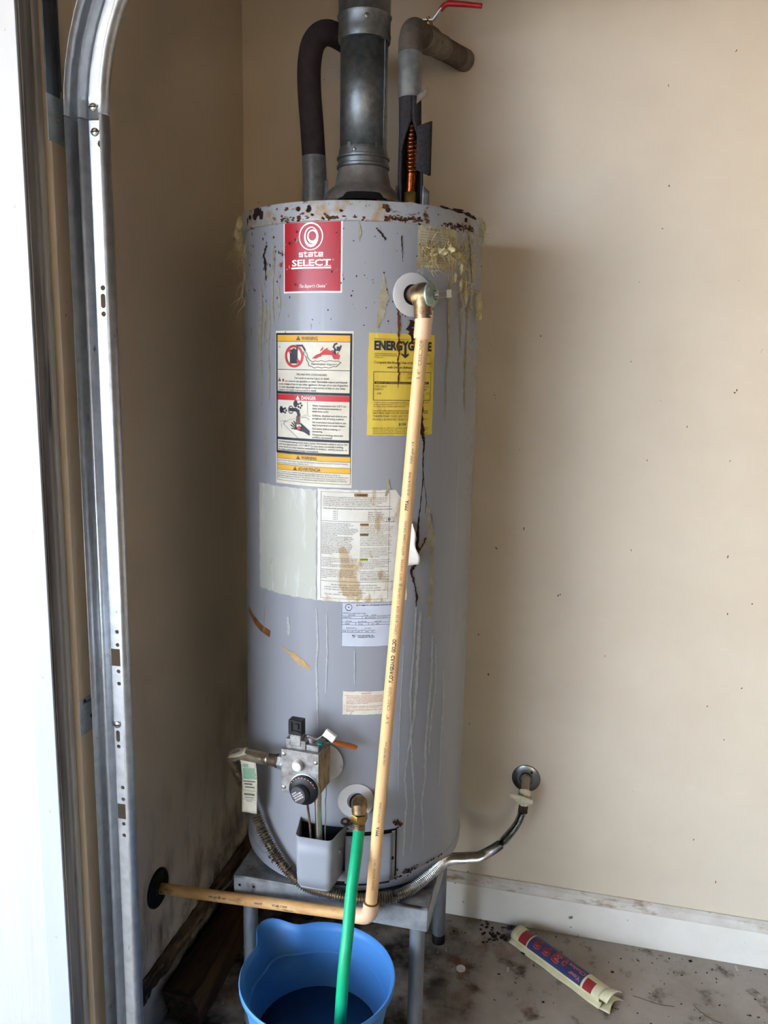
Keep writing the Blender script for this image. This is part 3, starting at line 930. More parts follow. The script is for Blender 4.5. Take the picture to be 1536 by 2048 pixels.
put_text(g, fn, '1,191,982, 1,204,075, 1,284,833, 1,290,828', 11, -191.4, 2.3, 0, width=62)
g.build('lettering', [m_inkgrey, P_OCHRE, P_OLIVE, P_BLACK], lab)
# the torn white flap of its right edge, standing off the jacket
g = G()


def flap(a, b):
    az = -54 + 5.0 * a + (.7 * sin(b * 11) * a) - 1.6 * b * a + 1.4 * (1 - b) * a
    z = 1.14 + .088 * b - .012 * a * b + .004 * a
    return on_tank(az, z, .001 + .009 * a * a + .003 * sin(b * 7) * a)


g.surf(flap, 8, 12)
g.build('torn_flap', P_WHITE, lab, solid=.0004, smooth=60)

# ---- rating plate
AZ, Z0 = -82, 1.076
lab = patch('rating_plate', P_PLATE, -82.2, -56.5, .9915, 1.0762, off=.0004)
fn = tank_fn(AZ, Z0, .0008)
g = G()
put_frame(g, fn, -.2, -84, 101, -.6, .6)
put_text(g, fn, 'AUTOMATIC STORAGE WATER HEATER', 25.6, -6.4, 2.8, width=74, bold=.01)
put_ring(g, fn, (12.4, -9.2), 6.4, 5.6, n=24)
put_disc(g, fn, (12.4, -9.2), 1.1, n=10)
put_text(g, fn, 'CSA', 12.4, -4.6, 1.8, align='C')
put_text(g, fn, 'TESTED', 12.4, -16.4, 1.8, align='C')
put_text(g, fn, 'ANSI Z21.10.1-1993 & CSA 4.1-1993', 2, -21.6, 2.4, width=41)
for v in (-26, -30.6, -37.8, -42.6, -52.4, -56.8):
    put_rect(g, fn, 0, v, 101 if v > -45 else 62, v + .5)
for u, v in ((36.5, -30.6), (65.6, -30.6), (25, -42.6), (48, -42.6), (11, -56.8), (24.5, -56.8), (36.3, -56.8), (57, -56.8)):
    put_rect(g, fn, u, v, u + .5, v + 4.8)
for u, v, st, w in ((2, -29.4, 'A95057983', 15), (42, -29.6, '50.0', 7), (50, -29.6, 'NATURAL', 12), (69, -29.6, 'RT 50 NA', 14), (6, -41.4, '36000', 8), (30, -41.4, '40.00', 8), (53, -41.4, '150 / 300', 15),
                    (2, -55.8, '4.50', 6), (14, -55.8, '11.00', 8), (27, -55.8, '5.00', 6), (43, -55.8, '150', 6), (54, -55.8, '0', 1.6),
                    (12, -24.6, 'SERIAL NUMBER', 12), (40, -24.8, 'U.S. GAL', 8), (54, -24.8, 'GAS TYPE', 8), (8, -36.6, 'BTU/HR', 10), (30, -36.8, 'RECOVERY GPH', 15), (60, -36.8, 'MAX. W.P.', 12),
                    (8, -49.4, 'PRESSURE INCHES W.C.', 20), (42, -49.4, 'FACTORY', 11)):
    put_text(g, fn, st, u, v, 2.2, width=w)
put_text(g, fn, 'MFG', 19, -63.4, 2.4, width=6, bold=.01)
put_text(g, fn, 'BY', 21, -66.2, 2.4, width=3.4, bold=.01)
put_text(g, fn, 'STATE INDUSTRIES, INC.', 29, -63.6, 2.4, width=30, bold=.01)
put_text(g, fn, 'ASHLAND CITY, TN 37015', 30, -66.6, 2.4, width=30, bold=.01)
g.build('lettering', P_BLACK, lab)

# ---- small label with red print
AZ, Z0 = -81, .906
lab = patch('red_print_label', P_PAPER, -81.1, -57.5, .8605, .9058, jag=.0005, seed=21, label='small cream label with faded red print')
fn = tank_fn(AZ, Z0, .0007)
g = G()
put_text(g, fn, 'WARNING', 43, -5.0, 2.6, width=19, align='C', bold=.01)
lines(g, fn, 6, -9.0, 2.2, 3.0, ['Remove door and burner assembly before', 'operating the heater at temperatures', 'to be reinstalled after the burner and', 'cover is replaced to insure the safe', 'operation and subsequent hazardous', 'damage to the heater.'], 0, 80)
put_disc(g, fn, (3.2, -8), .7, n=8)
lines(g, fn, 6, -29.4, 2.2, 3.0, ['These keys designed for all models from', 'lever when doors are installed.'], 0, 80)
put_disc(g, fn, (3.2, -28.6), .7, n=8)
lines(g, fn, 6, -36.6, 2.2, 3.0, ['See instruction manual for complete', 'Manual.'], 0, 80)
put_disc(g, fn, (3.2, -35.8), .7, n=8)
g.build('lettering', P_SALMON, lab)

# ---- relief valve label, top right
AZ, Z0 = -50.5, 1.733
lab = patch('relief_valve_label', P_OLDP, -51.0, -29.0, 1.664, 1.735, jag=.0008, seed=31, label='dirty yellowed label half covered by insulation fluff')
fn = tank_fn(AZ, Z0, .0007)
g = G()
put_text(g, fn, 'RELIEF VALVE', 14, -8.5, 4.0, width=28, bold=.01)
lines(g, fn, 3, -13, 2.4, 4.4, ['FOR PROTECTION AGAINST EXCESSIVE', 'PRESSURES AND TEMPERATURES IN THIS', 'WATER HEATER INSTALL TEMPERATURE', 'AND PRESSURE PROTECTIVE EQUIPMENT', 'REQUIRED BY LOCAL CODES BUT NOT',
                                 'LESS THAN A COMBINATION TEMPERATURE', 'AND PRESSURE RELIEF VALVE CERTIFIED', 'BY A NATIONALLY RECOGNIZED TESTING', 'LABORATORY THAT MAINTAINS PERIODIC', 'INSPECTION OF LISTED EQUIPMENT', 'MEETING THE REQUIREMENTS FOR RELIEF', 'VALVES FOR HOT WATER SUPPLY', 'SYSTEMS'], 0, 74)
g.build('lettering', m_inkgrey, lab)

# ---- tape scraps


def ribbon(g, path, off=.0006, mi=0, jag=0., seed=0, sub=6):
    """irregular strip on the jacket: path of (az, z, width)"""
    r = random.Random(seed)
    pts = []
    for (a, b) in zip(path, path[1:]):
        n = max(2, int(sub * max(1, (abs(a[1] - b[1]) + abs(radians(a[0] - b[0])) * TR) / .03)))
        for k in range(n):
            t = k / n
            pts.append([a[i] + (b[i] - a[i]) * t for i in range(3)])
    pts.append(list(path[-1]))
    L, Rr = [], []
    for i, (az, z, w) in enumerate(pts):
        q0, q1 = pts[max(0, i - 1)], pts[min(len(pts) - 1, i + 1)]
        du, dz = radians(q1[0] - q0[0]) * TR, q1[1] - q0[1]
        Ln = sqrt(du * du + dz * dz) or 1
        nu, nz = -dz / Ln, du / Ln
        a, b = w / 2 * (1 + jag * r.uniform(-1, 1)), w / 2 * (1 + jag * r.uniform(-1, 1))
        wob = w * jag * .3 * r.uniform(-1, 1)
        L.append(on_tank(az + math.degrees((nu * a + wob * nu) / TR), z + nz * a, off))
        Rr.append(on_tank(az - math.degrees((nu * b - wob * nu) / TR), z - nz * b, off))
    n = len(pts)
    g.add(L + Rr, [(i, i + 1, n + i + 1, n + i) for i in range(n - 1)], mi)


def blob(g, az, z, ru, rz, off=.0007, mi=0, seed=0, n=14, rough=.45):
    r = random.Random(seed)
    ph = [r.uniform(0, 6.28) for _ in range(4)]
    vs = [on_tank(az, z, off)]
    for k in range(n):
        a = 2 * pi * k / n
        q = 1 + rough * (.5 * sin(2 * a + ph[0]) + .4 * sin(3 * a + ph[1]) + .4 * sin(5 * a + ph[2])) * .8 + rough * r.uniform(-.35, .35)
        vs.append(on_tank(az + math.degrees(ru * q * cos(a) / TR), z + rz * q * sin(a), off))
    g.add(vs, [(0, 1 + k, 1 + (k + 1) % n) for k in range(n)], mi)


g = G()
ribbon(g, [(-145, 1.016, .013), (-136, 1.003, .0135), (-128, .995, .014), (-121, .991, .014)], .0007)
g.build('brown_tape', P_BROWNT, heater, label='short strip of brown tape')
g = G()
ribbon(g, [(-113.5, .978, .001), (-109, .968, .004), (-105, .961, .012), (-101, .950, .010), (-97, .944, .004)], .0007, jag=.6, seed=3)
g.build('tan_tape', P_TAN, heater, label='torn scrap of tan tape')

# ---- rust
g = G()
rr = random.Random(11)
for (a0, a1, dens) in ((-112, -104, 14), (-104, -96, 14), (-93, -85, 16), (-66, -50, 60), (-40, -15, 60), (-84, -74, 5)):
    for _ in range(dens):
        blob(g, rr.uniform(a0, a1), SEAM + .003 * rr.gauss(0, .9), rr.uniform(.0012, .0042), rr.uniform(.0006, .0024), .0039, rr.choice((0, 0, 1)), rr.random(), 10)
for (az, z, ru, rz, k) in ((-129, 1.755, .012, .009, 1), (-125, 1.752, .006, .010, 1), (-138, 1.747, .0035, .005, 1), (-98, 1.752, .004, .006, 1), (-30, 1.764, .020, .003, 1), (-22, 1.762, .014, .003, 1),
                           (-17, 1.760, .010, .003, 1), (-38, 1.7645, .012, .002, 1), (-84, 1.748, .003, .002, 1), (-109, 1.7545, .004, .003, 0), (-66, 1.7565, .006, .004, 0)):
    blob(g, az, z, ru, rz, .0042, k, rr.random(), 16)
for _ in range(46):
    blob(g, rr.uniform(-140, -104), rr.uniform(1.60, 1.76), rr.uniform(.0008, .002), rr.uniform(.001, .003), .0043 if rr.random() < .2 else .0009, 1, rr.random(), 8)
for _ in range(40):
    blob(g, rr.uniform(-100, -45), rr.uniform(1.56, 1.735), rr.uniform(.0006, .0016), rr.uniform(.0008, .002), .0009, 1, rr.random(), 8)
ribbon(g, [(-122, 1.70, .003), (-124, 1.685, .005), (-123, 1.665, .005), (-122.5, 1.64, .002)], .0009, 1, .7, 5)
ribbon(g, [(-69.5, 1.722, .002), (-67, 1.712, .003), (-65.5, 1.704, .003)], .0009, 1, .7, 6)
ribbon(g, [(-58.5, 1.712, .003), (-58.2, 1.69, .0015), (-57.8, 1.67, .001)], .0009, 1, .6, 7)
# bottom rim and access door
for (a0, a1, z, d, rz) in ((-122, -106, .524, 26, .005), (-56, -42, .525, 30, .006), (-80, -76, .644, 12, .006), (-56, -52, .632, 16, .006), (-100, -60, .516, 12, .002), (-40, -22, .526, 10, .0015)):
    for _ in range(d):
        blob(g, rr.uniform(a0, a1), z + rz * rr.gauss(0, .8), rr.uniform(.0012, .004), rr.uniform(.0008, .0028), .0026, rr.choice((0, 1, 1)), rr.random(), 10)
for k in range(12):
    blob(g, -79.4 + 1.5 * cos(k * .52), .6455 + .006 * sin(k * .52), .0024, .0024, .0030, k % 2, rr.random(), 9)
g.build('rust_stains', [m_rust, m_rustd], heater, smooth=0, kind='stuff')

# ---- rusty leak below the relief valve and the long crack-like run behind the pipe
g = G()
ribbon(g, [(-57.8, 1.607, .006), (-59.3, 1.592, .005), (-58.9, 1.57, .0045), (-58.9, 1.545, .0030), (-58.6, 1.52, .0035), (-59.0, 1.505, .003), (-58.4, 1.484, .003), (-58.7, 1.46, .0015)], .0013, 0, .6, 8)
ribbon(g, [(-53.5, 1.575, .008), (-53.6, 1.56, .012), (-52.8, 1.545, .007), (-52.4, 1.535, .004)], .0013, 1, .7, 9)
ribbon(g, [(-46.6, 1.50, .003), (-46.9, 1.44, .004), (-47.3, 1.41, .007), (-46.2, 1.38, .008), (-45.2, 1.365, .004), (-45.6, 1.33, .0022), (-45.2, 1.30, .002), (-46.3, 1.25, .0016), (-47.0, 1.222, .0035),
           (-47.4, 1.19, .005), (-47.1, 1.165, .009), (-48.6, 1.14, .006), (-50.2, 1.13, .005), (-48.6, 1.11, .004), (-46.6, 1.08, .004), (-47.0, 1.062, .0015)], .0013, 1, .6, 10)
ribbon(g, [(-44.9, 1.30, .0012), (-43.6, 1.272, .0012), (-43.0, 1.255, .0012), (-43.6, 1.235, .001)], .0012, 1, .5, 13)
ribbon(g, [(-46.6, 1.165, .004), (-44.4, 1.175, .004), (-42.8, 1.19, .003)], .0013, 0, .6, 14)
g.build('leak_stains', [m_rust, m_rustd], heater, smooth=0)

# ---- mineral drips and yellowed runs on the right side
g = G()
for path, mi in (([(-47, 1.06, .004), (-47.5, .98, .003), (-48.8, .90, .004), (-48, .82, .003), (-46.5, .74, .004), (-44.6, .66, .003), (-45.2, .60, .003), (-46, .56, .001)], 0),
                 ([(-44.6, 1.05, .005), (-45.0, .97, .007), (-45.6, .90, .006), (-46.5, .84, .005), (-49, .78, .003), (-50.5, .72, .003), (-49, .67, .004), (-50, .62, .004), (-50.2, .56, .002)], 0),
                 ([(-37, 1.00, .004), (-36.6, .92, .006), (-38, .85, .005), (-39, .78, .006), (-38.6, .71, .004), (-40.5, .66, .005), (-39, .61, .003), (-38.6, .56, .0015)], 0),
                 ([(-34.4, .98, .004), (-33.6, .90, .004), (-36, .82, .004), (-36.8, .76, .003)], 0),
                 ([(-53, .99, .002), (-53.6, .9, .002), (-54.2, .80, .0022), (-53.8, .70, .0015)], 0),
                 ([(-28, .92, .003), (-27.4, .84, .005), (-28.6, .76, .004), (-28, .68, .002)], 0),
                 ([(-94, 1.06, .002), (-93.2, 1.0, .004), (-93.8, .94, .003), (-93.3, .88, .004), (-92.8, .82, .001)], 0),
                 ([(-89, 1.05, .002), (-88.6, .98, .003), (-89.2, .90, .002)], 0),
                 ([(-76, .985, .003), (-75.8, .95, .002), (-75.8, .92, .002)], 0),
                 ([(-42, 1.25, .006), (-41, 1.21, .010), (-38.6, 1.19, .012), (-39, 1.15, .010), (-38.2, 1.10, .011), (-38.8, 1.06, .010), (-39.2, 1.03, .005)], 1),
                 ([(-46, 1.165, .004), (-42, 1.178, .009), (-40, 1.20, .008)], 1),
                 ([(-66, 1.645, .004), (-66.2, 1.63, .008), (-65.8, 1.61, .018), (-66, 1.60, .014), (-67, 1.58, .010), (-68.2, 1.56, .004)], 1),
                 ([(-33, 1.66, .006), (-33.2, 1.60, .007), (-32.2, 1.55, .006), (-33.4, 1.47, .004), (-33, 1.40, .002)], 1),
                 ([(-26, 1.63, .008), (-24, 1.58, .006), (-23.6, 1.53, .003)], 1),
                 ([(-19, 1.69, .008), (-18, 1.62, .006), (-18.6, 1.52, .006), (-17.4, 1.42, .004)], 1),
                 ([(-114.5, 1.63, .004), (-113.6, 1.60, .007), (-114.6, 1.575, .003)], 1),
                 ([(-124, 1.60, .003), (-122.6, 1.585, .008), (-124, 1.565, .006), (-124.6, 1.53, .003)], 1),
                 ([(-129, 1.575, .003), (-128.4, 1.55, .004), (-128.8, 1.52, .002)], 1),
                 ([(-118, 1.645, .004), (-120, 1.652, .006), (-123, 1.648, .005), (-124.6, 1.64, .003)], 1),
                 ([(-121, 1.60, .003), (-120, 1.57, .006), (-121.4, 1.53, .004), (-120.6, 1.48, .005), (-121, 1.43, .002)], 1),
                 ([(-127, 1.64, .003), (-126, 1.60, .006), (-127.6, 1.55, .007), (-126.6, 1.49, .004), (-127, 1.42, .003)], 1),
                 ([(-118, 1.70, .004), (-117, 1.67, .006), (-118.4, 1.62, .004), (-117.2, 1.57, .003)], 1),
                 ([(-124, 1.38, .002), (-123.4, 1.35, .005), (-124, 1.31, .003)], 1), ([(-77, 1.73, .003), (-76, 1.715, .005), (-76.6, 1.70, .003)], 1),
                 ([(-72, .725, .002), (-71.8, .712, .003)], 1), ([(-62.5, 1.30, .004), (-62, 1.285, .007), (-63, 1.27, .004)], 1),
                 ([(-99, 1.742, .010), (-99.4, 1.734, .012), (-98.6, 1.728, .005)], 1),
                 ([(-126, .99, .002), (-125.5, 1.03, .003), (-125.8, 1.07, .002)], 1), ([(-109, 1.035, .004), (-108.6, 1.015, .008), (-108.8, 1.00, .005)], 0)):
    ribbon(g, path, .0008, mi, .45, len(g.v))
rr = random.Random(41)
for path in ([(-46, 1.684, .006), (-41, 1.690, .012), (-36, 1.697, .020), (-31, 1.700, .022), (-27, 1.694, .016), (-23, 1.690, .010), (-20, 1.688, .004)],
             [(-37, 1.728, .004), (-34, 1.720, .010), (-31, 1.710, .014), (-29, 1.70, .010)], [(-48, 1.675, .004), (-45, 1.678, .014), (-42, 1.683, .012)],
             [(-24, 1.715, .004), (-22, 1.708, .008), (-23, 1.70, .005)], [(-28, 1.69, .008), (-24, 1.672, .010), (-22, 1.65, .007), (-21, 1.62, .004)],
             [(-33, 1.655, .004), (-30, 1.648, .006), (-27, 1.652, .004)], [(-20, 1.735, .005), (-16, 1.70, .008), (-15, 1.66, .006), (-15.5, 1.60, .004)]):
    ribbon(g, path, .0016, 2, .7, len(g.v), 10)
rr = random.Random(5)
for _ in range(60):
    blob(g, rr.uniform(-46, -14), rr.uniform(1.60, 1.74), rr.uniform(.001, .005), rr.uniform(.001, .004), .0012, 1, rr.random(), 9)
for _ in range(26):
    blob(g, rr.uniform(-136, -108), rr.uniform(1.52, 1.72), rr.uniform(.001, .003), rr.uniform(.001, .004), .0008, 1, rr.random(), 9)
g.build('drip_stains', [m_drip, m_dripy, m_foam], heater, smooth=0, kind='stuff')

# ---- insulation fluff clinging to the jacket
g = G()
rr = random.Random(17)


def strand(p, d, L, r, wig=.3, n=5):
    pts = [V(p)]
    d = V(d).normalized()
    for i in range(n):
        d = (d + Vector((rr.gauss(0, wig), rr.gauss(0, wig), rr.gauss(0, wig)))).normalized()
        pts.append(pts[-1] + d * L / n)
    g.tube(pts, [r * (1 - .8 * i / n) for i in range(n + 1)], 3, False)


def lump(c, rx, ry, rz, n=9, m=6, amp=.35):
    ph = [rr.uniform(0, 6.28) for _ in range(6)]
    def f(a, b):
        th, fi = 2 * pi * a, pi * b
        q = 1 + amp * (.5 * sin(3 * th + ph[0]) * sin(fi) + .4 * sin(5 * th + 3 * fi + ph[1]) + .3 * sin(4 * fi + ph[2]))
        return V(c) + Vector((rx * q * sin(fi) * cos(th), ry * q * sin(fi) * sin(th), rz * q * cos(fi)))
    g.surf(f, n * 2, m * 2)


def fluff_patch(az0, az1, z0, z1, n, L=.025, r=.0007, out=.004, bias=(0, 0, 0)):
    for _ in range(n):
        az = rr.uniform(az0, az1)
        nn, tt = rad(az)
        p = on_tank(az, rr.uniform(z0, z1), rr.uniform(.0005, out))
        d = tt * rr.gauss(0, 1) + Vector((0, 0, 1)) * rr.gauss(0, 1) + nn * rr.uniform(-.1, .12) + V(bias)
        strand(p, d, L * rr.uniform(.4, 1.4), r * rr.uniform(.5, 1.4))


fluff_patch(-47, -22, 1.678, 1.703, 110, .026, .0006, .003)
fluff_patch(-38, -16, 1.64, 1.735, 80, .028, .0005, .003)
fluff_patch(-34, -20, 1.55, 1.66, 45, .026, .0004, .002)
fluff_patch(-22, -8, 1.45, 1.73, 70, .024, .0004, .003)
fluff_patch(-16, -2, 1.30, 1.76, 60, .020, .0004, .004)
fluff_patch(-14, -2, .95, 1.30, 40, .014, .0004, .003)
fluff_patch(-12, 4, 1.725, 1.765, 40, .020, .0005, .006)
fluff_patch(-160, -148, 1.70, 1.765, 130, .022, .0006, .008, (0, 0, -.6))
fluff_patch(-150, -141, 1.60, 1.76, 60, .040, .0005, .003, (0, 0, -1.6))
fluff_patch(-136, -120, .545, .60, 50, .018, .0005, .004)
fluff_patch(-50, -40, 1.655, 1.70, 50, .018, .0005, .003)
for az, z, a, c in ((-156, 1.735, .012, .022), (-158, 1.715, .014, .016), (-152, 1.75, .010, .012), (-7, 1.615, .010, .018), (-5, 1.595, .008, .012), (-3, 1.752, .006, .008)):
    n, t = rad(az)
    lump(on_tank(az, z, .003), a, a, c)
for az, z, a, c in ((-38, 1.693, .014, .006), (-33, 1.698, .018, .009), (-28, 1.692, .014, .008), (-43, 1.686, .010, .004), (-24, 1.67, .010, .014), (-29, 1.652, .005, .008), (-25, 1.64, .004, .014), (-21, 1.63, .004, .02)):
    n, t = rad(az)
    lump(on_tank(az, z, -.0015), max(.005, a * abs(t.x)), max(.005, a * abs(t.y)), c, amp=.5)
for d0 in ((-1, .1, .05), (-1, -.2, -.5), (-.8, -.3, -1), (-.9, 0, -1.2)):
    for _ in range(8):
        strand(on_tank(-156 + rr.uniform(-3, 3), 1.725 + rr.uniform(-.02, .02), .004), d0, .04, .0008, .15)
for _ in range(8):
    strand(on_tank(-4, 1.745 + rr.uniform(-.015, .01), .002), (1, -.2, -.35), .028, .0007, .12)
g.build('insulation_fluff', m_fluff, heater, smooth=60, kind='stuff', label='tufts of yellow insulation fluff')

# ---- draft hood on top
FX, FY = .4335, -.445
g = G()
g.lathe((FX, FY, 0), (0, 0, 1), [(.0775, 1.797), (.0785, 1.801), (.0740, 1.812), (.0650, 1.822), (.0560, 1.829), (.0525, 1.834), (.0500, 1.846), (.0465, 1.862), (.0455, 1.880)], 56, cap0=False, cap1=False)
dh = g.build('draft_hood', m_hood, heater, solid=.0012)
g = G()
g.surf(lambda a, b: V(FX + (.0815 - .0055 * b) * cos(radians(-110 + 72 * a)), FY + (.0815 - .0055 * b) * sin(radians(-110 + 72 * a)), 1.7965 + .0135 * b * (1 - (2 * a - 1) ** 6)), 16, 3)
g.build('hood_opening_shade', m_hole, dh)  # dark patch laid on the skirt as the shade in its opening
for k in range(4):
    a = radians(45 + 90 * k)
    G().obox((FX + .070 * cos(a), FY + .070 * sin(a), 1.779), ((-sin(a), cos(a), 0), (cos(a), sin(a), 0), (0, 0, 1)), (.010, .0007, .020)).build('hood_leg', m_hood, dh)
g = G()
g.lathe((FX, FY, 0), (0, 0, 1), [(.045, 1.761), (.045, 1.772), (.040, 1.772)], 40, cap0=False, cap1=True)
g.build('flue_outlet', m_hole, dh)

# ---- relief valve
RAZ, RZ0 = -53, 1.617
n, t = rad(RAZ)
O = on_tank(RAZ, RZ0)
Zv = Vector((0, 0, 1))
rv = G().lathe(on_tank(RAZ, RZ0, .0006), n, [(.0365, 0), (.0365, .0012), (.0355, .0018), (.0175, .0018)], 56, cap0=False, cap1=False).build('relief_washer', m_washer, heater)
G().lathe(on_tank(RAZ, RZ0 - .001, .0010), n, [(.0180, 0), (.0178, .0010)], 36).build('valve_hole_shade', m_hole, rv)  # dark disc standing in for the shade inside the washer hole
g = G()
g.lathe(O, n, [(.0125, 0), (.0125, .012), (.0155, .014), (.0155, .030), (.017, .034), (.017, .046)], 28)
cap_dir = (n * .80 + t * .55 + Zv * .10).normalized()
C0 = O + n * .040 - Zv * .006
g.lathe(C0 - cap_dir * .012, cap_dir, [(.0185, 0), (.0195, .006), (.0195, .022), (.018, .026)], 28)
g.tube([C0 + n * .004 + Zv * .002, C0 + n * .005 - Zv * .022, C0 + n * .006 - Zv * .036], [.0175, .0165, .0150], 24)
tp = g.build('relief_valve', m_oldbrass, heater, label='tarnished brass relief valve with test lever')
C1 = C0 + cap_dir * .014
G().lathe(C1, cap_dir, [(.0205, 0), (.0205, .003), (.0170, .007), (.0080, .0095), (.0075, .007)], 32).build('bonnet', m_green_patina, tp)
g = G()
C2 = C1 + cap_dir * .009
e_side = cap_dir.cross(Zv).normalized()
upv = e_side.cross(cap_dir)
ld = (cap_dir * .55 + t * .85 + Zv * .08).normalized()
for s in (-1, 1):
    g.tube([C2 + upv * .0045 * s, C2 + upv * .0045 * s + ld * .022], .0011, 8)
g.tube([C2 - cap_dir * .004, C2 + cap_dir * .006], .0026, 10)
g.obox(C2 + ld * .024, (ld, upv, ld.cross(upv)), (.004, .0065, .0012))
g.tube([C2 + upv * .0075 + ld * .006, C2 - upv * .0075 + ld * .006], .0010, 8)
g.build('lever', m_chrome, tp)

# ---- gas control valve
GAZ = -94
n, t = rad(GAZ)
GC = Vector((TX, TY, 0))


def gp(u, d, z):
    return GC + n * (TR + d) + t * u + Vector((0, 0, z))


gv = G()
gv.obox(gp(0, .046, .774), (t, n, Zv), (.0355, .0265, .0405))
gv = gv.build('gas_control_valve', m_alu, heater, bevel=.002, label='cast aluminium gas control valve with black thermostat dial')
G().obox(gp(.0362, .046, .774), (t, n, Zv), (.0006, .0255, .0385)).build('side_label', m_aluside, gv)
g = G().obox(gp(0, .0735, .774), (t, n, Zv), (.0365, .0012, .0415))
g.build('front_plate', m_alu, gv, bevel=.001)
for u, z in ((-.031, .806), (.031, .799), (-.031, .742), (.031, .742)):
    G().lathe(gp(u, .0745, z), n, [(.0036, 0), (.0034, .0018), (.0018, .0024)], 10).build('screw', m_bolt, gv)
G().cyl(gp(0, -.004, .774), gp(0, .024, .774), .016, seg=24).build('mounting_nipple', m_oldbrass, gv)
G().lathe(gp(.020, .0005, .765), n, [(.036, 0), (.036, .0012), (.012, .0014)], 40).build('washer', m_washer, gv)
# thermostat dial
DC = gp(.010, .0745, .746)
dial = G().lathe(DC, n, [(.0265, 0), (.0275, .001), (.0275, .008), (.0255, .010), (.0150, .012)], 48).build('thermostat_dial', m_blackp, gv)
G().lathe(DC - n * .0004, n, [(.0285, 0), (.0285, .0025), (.027, .003)], 48).build('dial_bezel', m_chrome, dial)
KC = DC + n * .011 - t * .002 - Zv * .003
G().lathe(KC, (n - t * .18 + Zv * .04).normalized(), [(.0165, 0), (.0160, .010), (.0150, .0115), (.0, .0116)], 36).build('knob_cap', m_greyp, dial)
g = G()
kn = (n - t * .18 + Zv * .04).normalized()
kx = (t + n * .18).normalized()
ky = kn.cross(kx)
ang = radians(38)
kx, ky = kx * cos(ang) + ky * sin(ang), ky * cos(ang) - kx * sin(ang)
kf = lambda u, v: KC + kn * .0121 + kx * u / 1000 + ky * v / 1000
lines(g, kf, -10.5, 5.2, 2.6, 4.2, ['CAUTION', 'PUSH IN TO TURN', 'TURN OFF HEATER', 'BEFORE SERVICING'], 0, 21, .02)
g.build('lettering', P_WHITE, dial)
g = G()
df = lambda u, v: DC + n * .0103 + t * u / 1000 + Zv * v / 1000
for k in range(10):
    a0, a1 = radians(150 - k * 14), radians(150 - k * 14 - 10)
    if k < 9:
        g.add([df(24.5 * cos(a0), 24.5 * sin(a0)), df(24.5 * cos(a1), 24.5 * sin(a1)), df(19 * cos(a1), 19 * sin(a1)), df(19 * cos(a0), 19 * sin(a0))], [(0, 1, 2, 3)], 1 if k > 2 else 0)
    put_rect(g, df, 25.2 * cos(a0) - .6, 25.2 * sin(a0) - .6, 25.2 * cos(a0) + .6, 25.2 * sin(a0) + .6, 2)
g.build('temperature_scale', [m_blackp, P_REDD, P_WHITE], dial)
G().lathe(gp(-.002, .0745, .790), n, [(.0105, 0), (.0105, .004), (.0085, .010), (.0070, .011)], 28).build('pilot_button', m_whitep, gv)
# top works
g = G()
g.obox(gp(-.012, .052, .822), (t, n, Zv), (.020, .014, .010))
g.obox(gp(-.012, .056, .832), (t, n, Zv), (.011, .011, .012))
g.obox(gp(.014, .046, .819), (t, n, Zv), (.018, .018, .006))
g.tube([gp(.012, .05, .82), gp(.012, .05, .834)], .007, 14)
g.build('valve_head', m_alu, gv, bevel=.002)
g = G()
g.obox(gp(-.012, .060, .856), (t, n, Zv), (.013, .009, .014))
g.obox(gp(-.014, .060, .838), (t, n, Zv), (.005, .006, .008))
g.obox(gp(-.020, .0695, .858), (t, n, Zv), (.003, .002, .010))
g.obox(gp(-.008, .0695, .860), (t, n, Zv), (.004, .002, .005))
g.obox(gp(-.012, .0695, .849), (t, n, Zv), (.011, .0015, .002))
g.build('black_connector', m_blackp, gv, bevel=.0012)
G().obox(gp(.030, .050, .822), (t, n, Zv), (.0045, .006, .005)).build('teal_plug', m_teal, gv, bevel=.001)
w = G()
w.obox(gp(.044, .040, .838), ((t * .85 - Zv * .5).normalized(), n, (t * .5 + Zv * .85).normalized()), (.0115, .004, .0075))
w = w.build('wire_tag', m_whitep, gv, bevel=.0015)
g = G()
g.tube([gp(.046, .040, .828), gp(.058, .030, .820), gp(.072, .016, .812), gp(.084, .008, .806)], [.0035, .0045, .0050, .0040], 10)
g.build('orange_lead', m_orange, gv)
g = G()
g.tube(smooth_path([gp(-.008, .05, .832), gp(.008, .055, .838), gp(.02, .05, .831), gp(.028, .045, .835)]), .0014, 8)
g.tube(smooth_path([gp(.028, .045, .835), gp(.036, .04, .842), gp(.044, .04, .842)]), .0012, 8)
g.build('lead_wire', m_chrome, gv)
# tubes and wires down to the burner
g = G()
g.tube(smooth_path([gp(.026, .048, .738), gp(.026, .050, .70), gp(.027, .048, .65), gp(.028, .045, .58)]), .0062, 16)
g.build('burner_tube', m_tube, gv)
g = G()
g.tube(smooth_path([gp(.004, .052, .735), gp(.006, .052, .70), gp(.010, .050, .66), gp(.012, .045, .60)]), .0022, 10)
g.build('pilot_tube', m_oldbrass, gv)
g = G()
g.tube(smooth_path([gp(.013, .052, .735), gp(.018, .05, .71), gp(.024, .040, .67), gp(.027, .035, .65)]), .0009, 6)
g.build('red_wire', m_redw, gv)
g = G()
g.tube(smooth_path([gp(.036, .035, .738), gp(.038, .04, .72), gp(.036, .04, .71), gp(.038, .042, .69), gp(.038, .045, .65), gp(.040, .046, .61)]), .0011, 6)
g.build('thermocouple_lead', m_chrome, gv)
# gas inlet on the left side of the valve
n_g, t_g = n.copy(), t.copy()
g = G()
g.cyl(gp(-.034, .046, .774), gp(-.046, .046, .774), .013, seg=20)
g.hexnut(gp(-.046, .046, .774), -t, .0145, .008)
g.build('inlet_boss', m_alu, gv)

# ---- pilot cover: an open-topped box with rounded front corners
PAZ = -90
n, t = rad(PAZ)


